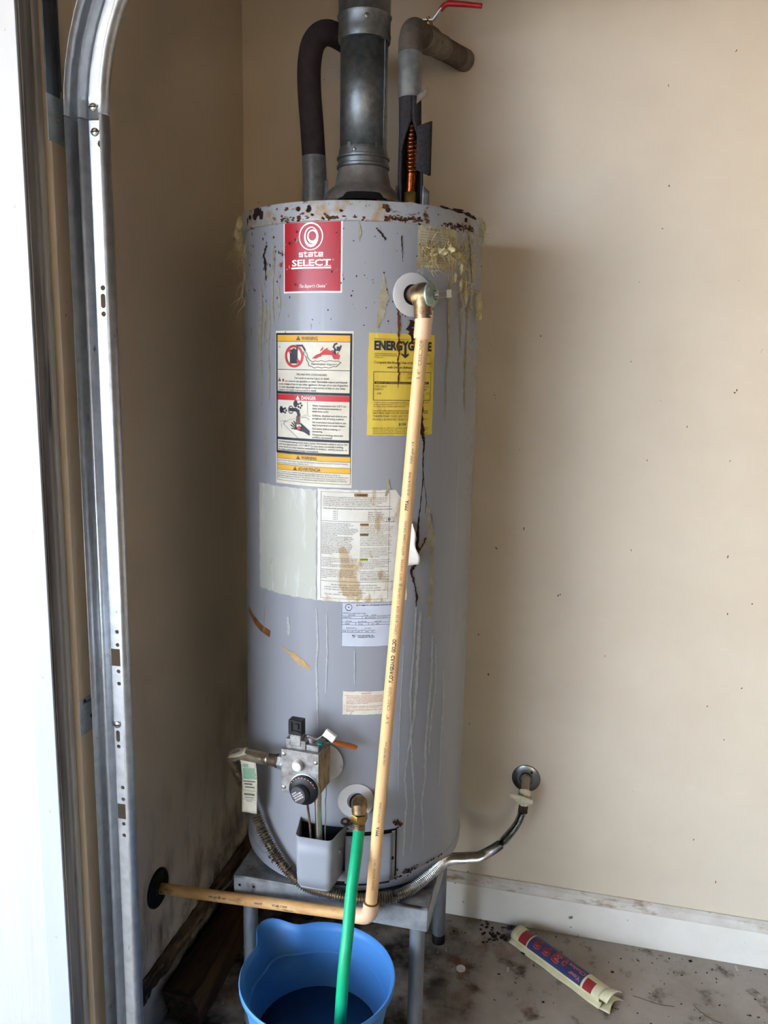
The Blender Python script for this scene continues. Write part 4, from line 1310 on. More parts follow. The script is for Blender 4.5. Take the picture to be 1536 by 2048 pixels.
def pp(u, d, z):
    return Vector((TX, TY, 0)) + n * (TR + d) + t * u + Vector((0, 0, z))


def cover_ring(z, w, d, wb):
    r = .012
    P = [(-wb, -.004 - (.0)), ]
    for k in range(7):
        a = pi + (pi / 2) * -k / 6
        P.append((-w + r + r * cos(a), d - r + r * sin(a)))
    for k in range(7):
        a = pi / 2 - (pi / 2) * k / 6
        P.append((w - r + r * cos(a), d - r + r * sin(a)))
    P.append((wb, -.004))
    return [pp(u, dd, z) for u, dd in P]


g = G()
g.rings([cover_ring(.640, .0365, .060, .046), cover_ring(.600, .0358, .060, .044), cover_ring(.560, .0345, .060, .042), cover_ring(.540, .0335, .059, .040)], close=False)
R0 = cover_ring(.540, .0335, .059, .040)
R1 = cover_ring(.531, .0300, .053, .036)
g.rings([R0, R1], close=False)
g.add(R1, [tuple(range(len(R1)))])
pc = g.build('pilot_cover', m_cover, heater, solid=.0012, smooth=40, label='open-topped pale grey burner cover')
g = G()
g.surf(lambda a, b: tank_fn(PAZ, .585, .0012)(-44 + 88 * a, -44 + 92 * b), 12, 4)
g.build('burner_opening', m_hole, pc)
g = G()
g.obox(pp(.018, .020, .600), (t, n, Zv), (.026, .010, .001))
g.obox(pp(.018, .030, .602), (t, n, Zv), (.026, .001, .004))
g.build('burner_bracket', m_galv, pc)
# access door to the right of it
g = G()
g.surf(lambda a, b: tank_fn(-68, .568, .006 - .0)(-44 + 88 * a, -50 + 100 * b), 20, 4)
ad = g.build('access_door', m_cover, heater, solid=.0012, label='pale grey burner access door')
g = G()
g.surf(lambda a, b: tank_fn(-68, .568, .003)(45 + 7 * a, -52 + 104 * b), 4, 4)
g.build('door_flange', m_cover, ad, solid=.001)
G().lathe(on_tank(-56.4, .563, .0036), rad(-56.4)[0], [(.0038, 0), (.0036, .0004)], 14).build('flange_hole', m_hole, ad)
g = G()
g.surf(lambda a, b: tank_fn(-68, .568, .0010)(-46 + 102 * a, 47 + 8 * b), 20, 1)
g.surf(lambda a, b: tank_fn(-68, .568, .0010)(52 + 4 * a, -54 + 104 * b), 2, 4)
g.surf(lambda a, b: tank_fn(-74, .518, .0024)(-40 + 106 * a, -7 + 9 * b), 20, 1)
g.build('door_gap', m_hole, ad)

# ---- drain valve
n, t = rad(-73.5)
dz = .687
dv = G().lathe(on_tank(-74.3, .688, .0006), n, [(.0345, 0), (.0345, .0012), (.0170, .0016)], 48, cap0=False, cap1=False).build('drain_washer', m_washer, heater)
O = on_tank(-73, .685)
G().lathe(O + n * .0008, n, [(.0178, 0), (.0176, .0012)], 32).build('valve_hole_shade', m_hole, dv)  # dark disc painted as the shade around the drain stem
g = G()
g.lathe(O, n, [(.012, 0), (.012, .018), (.014, .022), (.014, .030)], 24)
g.tube([O + n * .020 + Zv * .016, O + n * .032 + Zv * .018, O + n * .042 + Zv * .014, O + n * .046 + Zv * .002], [.010, .0145, .0145, .0125], 24)
g.lathe(O + n * .034 + Zv * .014, (n + Zv * .25).normalized(), [(.011, 0), (.011, .010), (.0075, .012), (.0075, .015), (.003, .016)], 20)
dr = g.build('drain_valve', m_oldbrass, heater, label='tarnished brass drain valve')
HN = O + n * .046 + Zv * .004
g = G()
g.hexnut(HN, -Zv, .0158, .016)
g.build('coupling_nut', m_brass, dr)
g = G()
prof = []
for k in range(11):
    prof += [(.0098 if k % 2 else .0112, .016 + k * .0022)]
g.lathe(HN, -Zv, prof, 24)
g.build('threaded_collar', m_oldbrass, dr)
HOSE0 = HN - Zv * .034

# ================================================================== GREEN HOSE
g = G()
hp = smooth_path([HOSE0, room(.489, -.632, .535), room(.490, -.660, .495), room(.494, -.700, .428), room(.494, -.725, .362), room(.492, -.737, .264), room(.487, -.735, .19), room(.462, -.715, .10), room(.44, -.70, .04)], 10)
g.tube(hp, .0107, 20)
hose = g.build('drain_hose', m_hose, base=tuple(HOSE0))
tag(hose, 'bright green garden hose hanging from the drain valve into the blue bucket', 'hose')

# ================================================================== FLUE PIPE
fp = thing('flue_pipe', 'galvanised metal flue pipe rising from the draft hood of the water heater', 'flue pipe', (FX, FY, 1.862))
fl = V(-.003, 0, .30)
FB = V(FX, FY, 1.862)
FT = V(FX - .004, FY, room(0, 0, RZ - .002).z)


def fpt(z):
    k = (z - FB.z) / (FT.z - FB.z)
    return FB + (FT - FB) * k


ax = (FT - FB).normalized()
g = G()
g.lathe(FB, ax, [(.0440, .030), (.0440, .225)], 48, cap0=False, cap1=False)
g.build('pipe_section', m_flue, fp, solid=.001)
g = G()
prof = [(.0462, .0), (.0500, .002), (.0500, .006), (.0475, .008), (.0475, .016), (.0500, .018), (.0500, .021), (.0468, .023), (.0460, .030), (.0452, .036), (.0436, .040)]
g.lathe(FB, ax, prof, 56, cap0=False, cap1=False)
lc = g.build('lower_collar', m_flue, fp, solid=.0008)
for az in (-110, -40, 60, 150):
    n, t = rad(az)
    G().obox(fpt(1.899) + n * .0455, (t, n, Zv), (.004, .0012, .005)).build('crimp_tab', m_flue, lc, bevel=.0006)
n, t = rad(-96)
G().lathe(fpt(1.889) + n * .0455, n, [(.0042, 0), (.0042, .002), (.0020, .0035)], 10).build('sheet_metal_screw', m_bolt, lc)
g = G()
g.lathe(FB, ax, [(.0440, .222), (.0478, .224), (.0490, .232), (.0480, .240), (.0480, .262), (.0505, .266), (.0480, .270), (.0480, (FT - FB).length)], 56, cap0=False, cap1=False)
uc = g.build('upper_collar', m_flue, fp, solid=.0008)
n, t = rad(-70)
G().lathe(fpt(2.115) + n * .0480, n, [(.0045, 0), (.0045, .002), (.0020, .004)], 10).build('sheet_metal_screw', m_bolt, uc)
n, t = rad(-16)
G().obox(fpt(1.99) + n * .0445, (t, n, Zv), (.0022, .0012, .097)).build('seam', m_flue, fp)

# ================================================================== LEFT INSULATED PIPE
lp = thing('insulated_pipe', 'dark foam insulated water pipe curving behind the flue, on the heater top', 'insulated pipe', (.335, -.445, ZT))
path = smooth_path([(.336, -.445, 1.785), (.336, -.445, 1.86), (.331, -.445, 1.94), (.325, -.445, 2.01), (.3245, -.443, 2.06), (.332, -.437, 2.098), (.352, -.42, 2.118), (.376, -.37, 2.118), (.380, -.30, 2.116), (.365, -.22, 2.118), tuple(room(.29, -.001, 2.19))], 8)
i1 = next(i for i, q in enumerate(path) if q.z > 1.872)
g = G()
g.tube(path[i1:], .0225, 28)
g.build('foam_sleeve', m_foamred, lp)
g = G()
g.tube([(.336, -.445, 1.788)] + path[1:i1 + 2], [.0218, .0222] + [.0230] * i1, 28)
tw = g.build('tape_wrap', m_tape, lp)
g = G()
g.surf(lambda a, b: V(.3575 + .009 * a, -.452 - .004 * a, 1.79 + .055 * b - .006 * a * (1 - b)), 3, 5)
g.build('tape_tail', m_tape, tw, solid=.0006)
g = G()
g.cyl((.336, -.445, ZT - .006), (.336, -.445, 1.79), .0125)
g.build('nipple', m_oldbrass, lp)
g = G()
g.tube([(.352, -.455, 1.771), (.362, -.46, 1.778), (.372, -.458, 1.774)], [.004, .006, .003], 8)
g.build('purple_ribbon', pm('purple_foil', S(124, 60, 128), S(80, 36, 92), rough=.4, scale=60), lp)

# ================================================================== RIGHT PIPE WITH BALL VALVE
rp = thing('cold_water_pipe', 'taped and torn insulated water pipe with red handled shutoff valve, at the wall', 'water pipe', (.527, -.445, ZT))
X0, Y0 = .527, -.445
g = G()
g.cyl((X0, Y0, ZT - .006), (X0, Y0, 1.800), .0135)
g.build('nipple', pm('rusty_nipple', S(150, 92, 60), S(196, 176, 160), rough=.8, scale=90, lo=.4, hi=.6), rp)
g = G()
g.hexnut((X0, Y0, 1.800), (0, 0, 1), .0125, .020)
g.build('connector_nut', m_brass, rp)
g = G()
g.cyl((X0, Y0, 1.820), (X0 + .001, Y0, 1.853), .0092)
pts, rads = [], []
for k in range(64):
    z = 1.853 + k * .0014
    pts.append((X0 + .001 - .00003 * k, Y0, z))
    rads.append(.0098 + .0024 * (.5 + .5 * cos(k * 2 * pi / 5)))
g.tube(pts, rads, 20)
g.build('copper_connector', m_copper, rp, smooth=60)
# split foam sleeve: open towards the camera at the bottom
g = G()
secs = []
for k in range(26):
    z = 1.782 + (1.993 - 1.782) * k / 25
    cx = X0 + .001 - (z - 1.78) * .030
    op = max(0., min(1., (1.945 - z) / .05)) * 62 + .5
    if z < 1.80:
        op += (1.80 - z) * 500
    mid = radians(-68)
    half = pi - radians(op)
    rr_ = .0210 + .003 * max(0, min(1, (1.93 - z) / .08))
    ring = []
    for j in range(25):
        a = mid + pi - half + 2 * half * j / 24
        ring.append((cx + rr_ * cos(a), Y0 + rr_ * sin(a), z))
    secs.append(ring)
g.rings(secs, close=False)
sl = g.build('split_foam_sleeve', m_foamins, rp, solid=.0045, offset=-1)
g = G()
g.surf(lambda a, b: V(X0 + .014 + .024 * a, Y0 - .020 + .012 * a * a, 1.855 + .075 * b + .012 * a * b - .008 * (1 - b) * a), 6, 8)
g.build('foam_flap', m_foamins, sl, solid=.006)
g = G()
g.surf(lambda a, b: V(X0 + .024 + .012 * a, Y0 - .006 + .006 * a, 1.776 + .055 * b - .010 * a * b), 4, 4)
g.build('tape_scrap', m_tape, sl, solid=.0008)
g = G()
g.surf(lambda a, b: V(X0 - .022 - .004 * a, Y0 - .012 - .004 * a, 1.780 + .05 * b), 3, 4)
g.build('tape_scrap', m_tape, sl, solid=.0008)
# tape wrap and flap
cz = lambda z: (X0 + .001 - (z - 1.78) * .030)
g = G()
g.tube([(cz(1.985), Y0, 1.985), (cz(2.02), Y0, 2.02), (cz(2.05), Y0 + .001, 2.055), (cz(2.06), Y0 + .002, 2.066)], .0218, 28)
tw = g.build('duct_tape_wrap', m_tape, rp)
g = G()
g.surf(lambda a, b: V(cz(2.0) + .016 + .020 * a, Y0 - .014 - .004 * a, 1.972 + .014 * b + .012 * a), 4, 4)
g.build('tape_tail', m_tapeold, tw, solid=.0010)
g = G()


def shiny(a, b):
    az = radians(-118 + 62 * a)
    return V(cz(2.01) + .0224 * cos(az), Y0 + .0224 * sin(az), 1.988 + .034 * b * (1 - .75 * a * a))


g.surf(shiny, 10, 5)
g.build('shiny_tape_end', pm('shiny_tape', S(196, 200, 196), S(170, 174, 170), rough=.18, metal=.6, scale=40), tw)
# elbow and run to the wall
g = G()
ep = smooth_path([(cz(2.06), Y0 + .002, 2.062), (.5195, -.440, 2.088), (.5205, -.424, 2.108), (.523, -.395, 2.116), (.5255, -.36, 2.121)], 8)
g.tube(ep, .0222, 28)
g.build('elbow_insulation', m_foamdust, rp)
WE = room(.553, -.0005, 2.197)
d = (WE - V(.5255, -.36, 2.121))
q = lambda k: V(.5255, -.36, 2.121) + d * k
g = G()
g.tube([q(-.02), q(.06), q(.12), q(.17), q(.24), q(.30)], [.0225, .0245, .0262, .0258, .0235, .0225], 28)
g.build('joint_wrap', m_tapeold, rp)
g = G()
g.tube([q(.28), q(.40), q(.44)], [.0228, .0232, .0232], 28)
g.build('tape_band', m_tapeold, rp)
g = G()
g.tube([q(.42), q(.6), q(.86)], .0218, 28)
g.build('wall_run_insulation', m_foamdust, rp)
g = G()
g.tube([q(.84), q(.95), q(1.0)], [.0222, .0226, .0226], 28)
g.build('wall_tape', m_tapeold, rp)
G().lathe(q(.20) + V(.018, -.012, -.004), (.8, -.6, 0), [(.007, 0), (.006, .003)], 12).build('dark_hole', m_hole, rp)
g = G()
vc = q(.16)
upd = V(-.10, -.12, 1).normalized()
g.tube([vc + upd * .012, vc + upd * .032], .0085, 16)
g.hexnut(vc + upd * .032, upd, .0075, .005)
g.tube([vc + upd * .036, vc + upd * .042], .0035, 12)
bv = g.build('ball_valve_stem', m_brass, rp)
H0 = vc + upd * .037
hx = V(1, -.06, .02).normalized()
hy = hx.cross(upd).normalized()
hpts = [H0 - hx * .012 - upd * .012, H0 - hx * .010, H0 + hx * .010 - upd * .002, H0 + hx * .028 + upd * .016]
g = G()
for a, b in zip(hpts, hpts[1:]):
    L = (b - a)
    g.obox((a + b) / 2, (L, hy, L.cross(hy)), (L.length / 2 + .0006, .0065, .0010))
g.build('handle_plate', m_chrome, bv)
g = G()
g.tube([H0 + hx * .025 + upd * .0135, H0 + hx * .034 + upd * .0215, H0 + hx * .042 + upd * .0235, H0 + hx * .070 + upd * .019, H0 + hx * .106 + upd * .012], [.0048, .0052, .0054, .0052, .0046], 14)
g.build('red_handle', m_redh, bv, label='red vinyl lever grip')

# ================================================================== DISCHARGE PIPE
PT = C0 + n_g * 0 + V(.004, -.002, -.046)
PT = V(C0.x + .004, C0.y - .004, 1.573)
PE = room(.514, -.605, .402)
PW = room(.0, -.535, .325)
dp = thing('discharge_pipe', 'cream plastic discharge pipe running from the relief valve down to the left wall', 'pipe', tuple(PE))
axd = (PE - PT).normalized()
PR = .0111
g = G()
g.tube([PT + axd * .03, PE - axd * .012], PR, 28)
vp = g.build('vertical_pipe', m_cpvc, dp)
g = G()
g.lathe(PT - axd * .014, axd, [(.0135, 0), (.0150, .008), (.0150, .016), (.0145, .018), (.0145, .042), (.0138, .045)], 28)
ad2 = g.build('adapter', m_elbow, dp)
g = G()
g.lathe(PT - axd * .018, axd, [(.0140, 0), (.0152, .003), (.0148, .008), (.0155, .011), (.0146, .014)], 20)
g.build('thread_tape', m_ptape, ad2)
hdir = (PW - PE).normalized()
g = G()
g.tube([PE + hdir * .012, PW], PR, 28)
hpipe = g.build('horizontal_pipe', m_cpvcd, dp)
g = G()
ctr = PE
arc = [PE - axd * .030, PE - axd * .016]
for k in range(7):
    a = pi / 2 * k / 6
    arc.append(PE - axd * .014 + (hdir * (1 - cos(a)) * .014) + axd * sin(a) * .014)
arc += [PE + hdir * .016, PE + hdir * .034]
g.tube(arc, [.0146] * len(arc), 28)
g.build('elbow', m_elbow, dp)
g = G()
g.lathe(PE - axd * .0305, axd, [(.0115, 0), (.0148, .0004), (.0148, .0016)], 28)
g.build('glue_ring', m_inkbrown, dp)
# printing that runs up the pipe
e1 = V(.27, -.95, .15)
e1 = (e1 - axd * e1.dot(axd)).normalized()
e2 = (-axd).cross(e1)


def pipe_fn(start, turn):
    def fn(u, v):
        a = -v / 1000 / PR + radians(turn)
        return start - axd * (u / 1000) + (e1 * cos(a) + e2 * sin(a)) * (PR + .0002)
    return fn


def pipe_fn_h(start, turn):
    def fn(u, v):
        f1 = V(0, -1, 0)
        f1 = (f1 - hdir * f1.dot(hdir)).normalized()
        f2 = (-hdir).cross(f1)
        a = v / 1000 / PR + radians(turn)
        return start - hdir * (u / 1000) + (f1 * cos(a) + f2 * sin(a)) * (PR + .0002)
    return fn


LP = (PE - PT).length


def along(z):
    return PT + axd * (LP * (PT.z - z) / (PT.z - PE.z))


g = G()
for z, st, h, w, mi, b in ((.872, '3/4"', 5.6, 17, 1, 0), (.897, 'CRESLINE®', 5.4, 44, 1, 0), (.948, 'FLOWGUARD', 6.4, 50, 0, .03), (1.003, 'GOLD®', 6.4, 24, 0, .03), (1.036, 'CPVC 4120 SDR 11', 4.4, 60, 1, 0),
                           (1.10, '100 PSI @ 180°F WATER', 4.0, 70, 1, 0), (1.176, 'ASTM D2846 DRAIN', 4.0, 60, 1, 0), (1.254, 'PPFA', 5.6, 18, 0, .025), (1.280, '03/04/98', 4.2, 40, 1, 0),
                           (1.335, 'NSF-pw 14', 4.2, 36, 2, 0), (1.475, '3/4"', 6.0, 16, 1, 0), (1.498, 'CRESLINE®', 5.8, 42, 2, 0), (1.545, 'FL', 6.2, 9, 0, .02),
                           (.795, '1/06/98 NSF-pw', 4.0, 44, 2, 0), (.66, 'PPFA', 5.2, 18, 0, .025), (.685, 'ASTM D2846', 4.0, 40, 1, 0), (.555, 'DRAIN WATER 180°F', 4.0, 60, 1, 0), (.49, '100 PSI', 4, 34, 1, 0)):
    put_text(g, pipe_fn(along(z), 8), st, 0, 0, h, mi, width=w, bold=b)
g.build('lettering', [m_ink, m_inkbrown, m_inkgrey], vp)
g = G()
for k, st, w in ((.50, 'PPFA', 18), (.42, 'ASTM D2846', 34), (.72, '100 PSI @ 180', 40)):
    put_text(g, pipe_fn_h(PE + hdir * ((PW - PE).length * k), -30), st, 0, 0, 3.6, 0, width=w, bold=.02)
g.build('lettering', m_ink, hpipe)
g = G()
g.lathe(PW + V(.0001, 0, 0), (1, 0, 0), [(.040, 0), (.040, .004), (.038, .006), (.018, .007), (.016, .010), (.0112, .010)], 40)
fg = g.build('floor_flange', m_iron, dp, label='round black flange on the left wall')
for k in range(4):
    a = radians(45 + 90 * k)
    G().lathe(PW + V(.0066, .029 * cos(a), .029 * sin(a)), (1, 0, 0), [(.004, 0), (.0038, .0006)], 12).build('screw_hole', m_hole, fg)

# ================================================================== GAS LINE
DRAFT[0] = False
gs = thing('gas_shutoff', 'cream painted gas shutoff valve with chrome wall plate on the beige wall', 'gas valve', (.784, 0, .43))
g = G()
g.lathe((.784, -.0004, .429), (0, -1, 0), [(.0375, 0), (.0372, .0015), (.0345, .0030), (.0180, .0038), (.0150, .0075), (.0115, .0080)], 48)
pl = g.build('wall_plate', pm('dull_chrome', S(140, 140, 140), S(120, 120, 120), rough=.25, metal=1, scale=20), gs, label='round chrome wall plate')
G().lathe((.798, -.0063, .449), (0, -1, 0), [(.003, 0), (.0028, .001)], 10).build('plate_hole', m_hole, pl)
g = G()
g.tube([(.784, -.001, .430), (.785, -.07, .428), (.785, -.085, .426)], .0105, 20)
g.build('nipple', m_paintpipe, gs)
g = G()
g.tube([(.785, -.074, .434), (.785, -.082, .424), (.785, -.086, .400)], [.0150, .0155, .0120], 20)
g.tube([(.7705, -.084, .421), (.7995, -.084, .421)], .0085, 14)
g.tube([(.7995, -.084, .421), (.804, -.084, .421)], .0045, 10)
vb = g.build('valve_body', m_cream, gs)
g = G()
for a, b in (((.752, -.100, .4300), (.776, -.103, .4280)), ((.776, -.103, .4280), (.806, -.104, .4210))):
    a, b = V(a), V(b)
    L = b - a
    g.obox((a + b) / 2, (L, (0, -.25, 1), L.cross(V(0, -.25, 1))), (L.length / 2 + .001, .0055, .0016))
g.poly([(0, 0), (34, -2), (26, -16), (14, -17)], lambda u, v: V(.757 + u / 1000, -.1005, .4265 + v / 1000))
g.build('lever', m_cream, vb, solid=.002)
g = G()
g.hexnut((.785, -.086, .402), (-.1, -.05, -1), .0135, .020)
g.build('flare_nut', m_brownnut, gs)

DRAFT[0] = True
gl = thing('gas_flex_line', 'ribbed stainless gas line running from the wall valve around the front of the heater base', 'gas line', (.535, -.69, .5))
inlet = GC + n_g * (TR + .046) + t_g * -.054 + Vector((0, 0, .774))
cl = [room(.784, -.0885, .384), room(.775, -.090, .350), room(.752, -.090, .312), room(.728, -.100, .285), room(.690, -.175, .297), room(.664, -.275, .350), room(.634, -.380, .405), room(.606, -.466, .4145), (.590, -.662, .506), (.540, -.690, .506),
      (.490, -.698, .506), (.440, -.695, .507), (.400, -.690, .512), (.365, -.684, .533), (.335, -.674, .560), (.309, -.664, .592), (.288, -.655, .626), (.268, -.650, .668), (.252, -.652, .705), (.244, -.655, .724), (.247, -.660, .740),
      (.262, -.668, .751), (.288, -.684, .760), tuple(inlet - t_g * .030), tuple(inlet - t_g * .020)]
cp = resample(smooth_path(cl, 14), .00115)
k1 = int(len(cp) * .50)
for nm, seg, mt in (('corrugated_hose', cp[:k1 + 1], m_flex), ('corrugated_hose', cp[k1:], m_flexd)):
    g = G()
    g.tube(seg, [(.0090 + .0025 * (1, 0, -1, 0)[i % 4]) for i in range(len(seg))], 14)
    g.build(nm, mt, gl, smooth=80)
g = G()
a = inlet - t_g * .022
g.tube([a, a + t_g * .018], [.0105, .0120], 18)
g.hexnut(a + t_g * .016, t_g, .0130, .010)
g.build('end_fitting', m_brownnut, gl)
g = G()
g.hexnut(a + t_g * .026, t_g, .0140, .012)
g.build('flare_nut', m_green_patina, gl)
# paper tag folded over the line
B0, B1 = V(.243, -.668, .742), V(.286, -.690, .764)
g = G()


def tagf(a, b):
    if b < .18:
        k = b / .18
        p = B0.lerp(B1, a) + V(0, .012 - .022 * k, .010 - .004 * k * k)
        return p + V(0, 0, -.004 * (1 - a))
    k = (b - .18) / .82
    x = .2670 + .0360 * a - .006 * k * k + .004 * k
    return V(x, -.676 - .012 * a + .016 * k + .003 * sin(k * 5), .752 + .010 * a - .125 * k - .012 * a * k * .2)


g.surf(tagf, 6, 24)
tg = g.build('paper_tag', m_tag, gl, solid=.0006, smooth=60, label='folded cream paper tag with green print')
tf = lambda u, v: tagf(u, v) + V(-.0002, -.0009, 0)
g = G()
for (a0, a1, b0, b1, mi) in ((.1, .9, .36, .52, 0), (.15, .5, .30, .35, 0), (.1, .9, .545, .56, 1), (.15, .7, .58, .60, 1), (.2, .85, .625, .64, 1), (.1, .95, .68, .684, 1), (.15, .85, .72, .745, 1), (.2, .8, .77, .78, 1), (.1, .9, .80, .805, 1), (.3, .7, .82, .828, 1)):
    g.surf(lambda a, b: tf(a0 + (a1 - a0) * a, b0 + (b1 - b0) * b), 3, 2, mi)
g.build('print', [m_taggreen, m_taggrey], tg, smooth=0)

# ================================================================== STAND
SX0, SX1, SY0, SY1, SZ = .250, .642, -.671, -.268, .493
FZ = room(0, 0, 0).z
st = thing('heater_stand', 'galvanised sheet metal stand with tubular legs carrying the water heater', 'stand', ((SX0 + SX1) / 2, (SY0 + SY1) / 2, FZ))
LIP = .050
g = G()
g.box((SX0, SY0, SZ - .003), (SX1, SY1, SZ))
tp_ = g.build('top_plate', m_standm, st, base=((SX0 + SX1) / 2, (SY0 + SY1) / 2, SZ - .03))
for nm, lo, hi in (('lip', (SX0, SY0 - .0015, SZ - LIP), (SX1, SY0 + .0012, SZ + .0005)), ('lip', (SX0, SY1 - .0015, SZ - LIP), (SX1, SY1, SZ)),
                   ('lip', (SX0 - .0015, SY0 + .001, SZ - LIP), (SX0, SY1, SZ)), ('lip', (SX1, SY0 + .001, SZ - LIP), (SX1 + .0015, SY1, SZ))):
    o = G().box(lo, hi).build(nm, m_standm, st, base=((lo[0] + hi[0]) / 2, (lo[1] + hi[1]) / 2, SZ - .03), bevel=.0006)
for x, y in ((SX0 + .026, SY0 + .020), (SX1 - .022, SY0 + .020), (SX1 - .034, SY1 - .020), (SX0 + .026, SY1 - .016)):
    g = G()
    g.tube([(x, y, FZ), (x, y, SZ - .004)], .0148, 24)
    lg = g.build('leg', m_leg, st, base=(x, y, FZ))
    g = G()
    g.lathe((x, y, FZ), (0, 0, 1), [(.0158, 0.0), (.0158, .02), (.0150, .022)], 24)
    g.build('foot_cap', m_iron, lg)
for u, z in ((SX0 + .012, .473), (SX0 + .042, .474)):
    G().lathe((u, SY0 - .0016, z), (0, -1, 0), [(.0028, 0), (.0026, .0004)], 12).build('rivet_hole', m_hole, st)

# ================================================================== BUCKET
DRAFT[0] = False
BX, BY, BR, BZ = .4275, -.677, .152, .310
HT = BZ


def spout(az):
    d = (math.degrees(az) - 144 + 540) % 360 - 180
    return math.exp(-(abs(d) / 13) ** 2.6) - .05 * math.exp(-((abs(d) - 22) / 7) ** 2)


def bring(r, z, k, n=96):
    out = []
    for i in range(n):
        a = 2 * pi * i / n
        s = spout(a) * k
        out.append((BX + (r + .044 * s) * cos(a), BY + (r + .044 * s) * sin(a), z + .004 * s))
    return out


g = G()
rings = []
zz = [0.004, .03, .08, .13, .18, .21, .24, .27, .295, .304]
brad = lambda z: .090 + (.1465 - .090) * z / .31
for z in zz:
    k = max(0, (z - .20) / .105) ** 1.2
    rings.append(bring(brad(z), z, k))
rings += [bring(.1485, .3065, 1), bring(.1502, .310, 1), bring(.1525, .311, 1), bring(.1540, .308, 1), bring(.1536, .298, 1)]
g.rings(rings, True)
b0 = len(g.v)
g.add(bring(brad(.004), .004, 0), [tuple(range(96))])
bk = g.build('bucket', m_bucket, base=(BX, BY, 0), solid=.0026, offset=1, smooth=50)
tag(bk, 'round blue plastic bucket with a pouring spout, standing under the heater stand', 'bucket')
g = G()
for z, r in ((.252, brad(.252)),):
    g.rings([bring(r - .0004, z - .002, .25), bring(r - .0030, z, .25), bring(r + .0004, z + .0025, .27)], True)
g.build('inner_ridge', m_bucket, bk)
g = G()
g.lathe((BX, BY, 0), (0, 0, 1), [(brad(.180) - .0010, .180), (.0, .1802)], 64, cap0=False, cap1=False)
wt = g.build('bucket_water', m_water, base=(BX, BY, .180))
tag(wt, 'dark blue drained water lying inside the bucket', 'water')

# ================================================================== GARAGE DOOR TRACK
tk = thing('garage_door_track', 'bright galvanised garage door track standing by the opening and curving inward at the top', 'door track', (.06, -.765, 0))
LEFT = [(.0285, -.792), (.0300, -.775), (.0310, -.7600), (.0345, -.7590), (.0380, -.7600), (.0395, -.772), (.0430, -.7755), (.0460, -.777), (.0485, -.773), (.0500, -.7655), (.0525, -.7615)]
WEB0, WEB1 = .0525, .0805
RIGHT = [(.0805, -.7605), (.0830, -.7640), (.0870, -.7655), (.0925, -.7670), (.0975, -.7715), (.1005, -.7785), (.1000, -.7860), (.0965, -.7915), (.0915, -.7935)]
JZ = 1.883
gw = G()
g = G()
for P in (LEFT + [(WEB0, -.7612)], [(WEB1, -.7605)] + RIGHT):
    g.rings([[(x, y, z) for x, y in P] for z in (.002, JZ - .001)], close=False)


def ngon(cx, cz, r, n=14, rz=None):
    return [(cx + r * cos(2 * pi * k / n), cz + (rz or r) * sin(2 * pi * k / n)) for k in range(n)]


def slot(cx, z0, z1, r):
    return [(cx + r * cos(pi * k / 6), z1 + r * sin(pi * k / 6)) for k in range(7)] + [(cx - r * cos(pi * k / 6), z0 - r * sin(pi * k / 6)) for k in range(7)]


def sq(x0, z0, x1, z1):
    return [(x0, z0), (x1, z0), (x1, z1), (x0, z1)]


holes = [ngon(.0735, 1.846, .0062), sq(.0755, 1.721, .0790, 1.732), sq(.0755, 1.690, .0790, 1.700), ngon(.0665, 1.617, .0045), slot(.066, 1.588, 1.603, .0046), ngon(.066, 1.574, .0045),
         ngon(.067, 1.009, .0038), ngon(.067, .984, .0038), sq(.0535, .943, .0720, .976), ngon(.067, .933, .0038), ngon(.067, .909, .0038), slot(.0605, .797, .812, .0040), ngon(.0610, .784, .0038),
         ngon(.066, .701, .0038), ngon(.066, .677, .0038), sq(.0535, .636, .0700, .667), ngon(.065, .626, .0038), ngon(.065, .602, .0038)]
# web cut into panels so that every hole sits in its own simple polygon
cuts = [.002, .59, .6140, .6315, .6720, .689, .72, .770, .7905, .822, .900, .9215, .9380, .9800, .9965, 1.03, 1.56, 1.5815, 1.6095, 1.63, 1.68, 1.711, 1.74, 1.83, JZ - .001]
for z0, z1 in zip(cuts, cuts[1:]):
    hs = [h for h in holes if z0 < sum(q[1] for q in h) / len(h) < z1]
    gw.poly([(WEB0, z0), (WEB1, z0), (WEB1, z1), (WEB0, z1)], lambda x, z: V(x, -.7612 + (x - WEB0) / (WEB1 - WEB0) * .0007, z), holes=hs)
lr = g.build('vertical_rail', m_track, tk, solid=.0014, smooth=40)
gw.build('punched_web', m_track, tk, solid=.0014, smooth=0, weld=.00001)
RB = .40
g = G()
prof = LEFT + [(WEB0, -.7612), (WEB1, -.7605)] + RIGHT
rg = []
for k in range(19):
    a = radians(90) * k / 18
    cxr = .065 + RB
    ring = []
    for x, y in prof:
        rr_ = RB + .065 - x
        ring.append((cxr - rr_ * cos(a), y - .0008, JZ + .001 + rr_ * sin(a)))
    rg.append(ring)
for d in (.5, 1.2, 2.0):
    rg.append([(x0 + d, y0, z0) for x0, y0, z0 in rg[18]])
g.rings(rg, close=False)
g.build('curved_rail', m_track, tk, solid=.0014, smooth=40)
# hanger that carries the far end of the horizontal rail from the ceiling
xe, ze = rg[-1][10][0] - .1, rg[-1][0][2]
G().box((xe, -.757, ze - .03), (xe + .03, -.753, RZ)).build('hanger_strap', m_galv, tk)
# bolts in the web
for x, z in ((.062, 1.902), (.0635, 1.864), (.078, 1.902), (.078, 1.864), (.0605, .828)):
    b_ = G().lathe((x, -.7618, z), (0, -1, 0), [(.0068, 0), (.0066, .0018), (.0045, .0032), (.001, .0036)], 16).build('carriage_bolt', m_bolt, tk)
    G().box((x - .0058, -.7660, z - .0007), (x + .0058, -.7652, z + .0007)).build('slot', m_hole, b_)
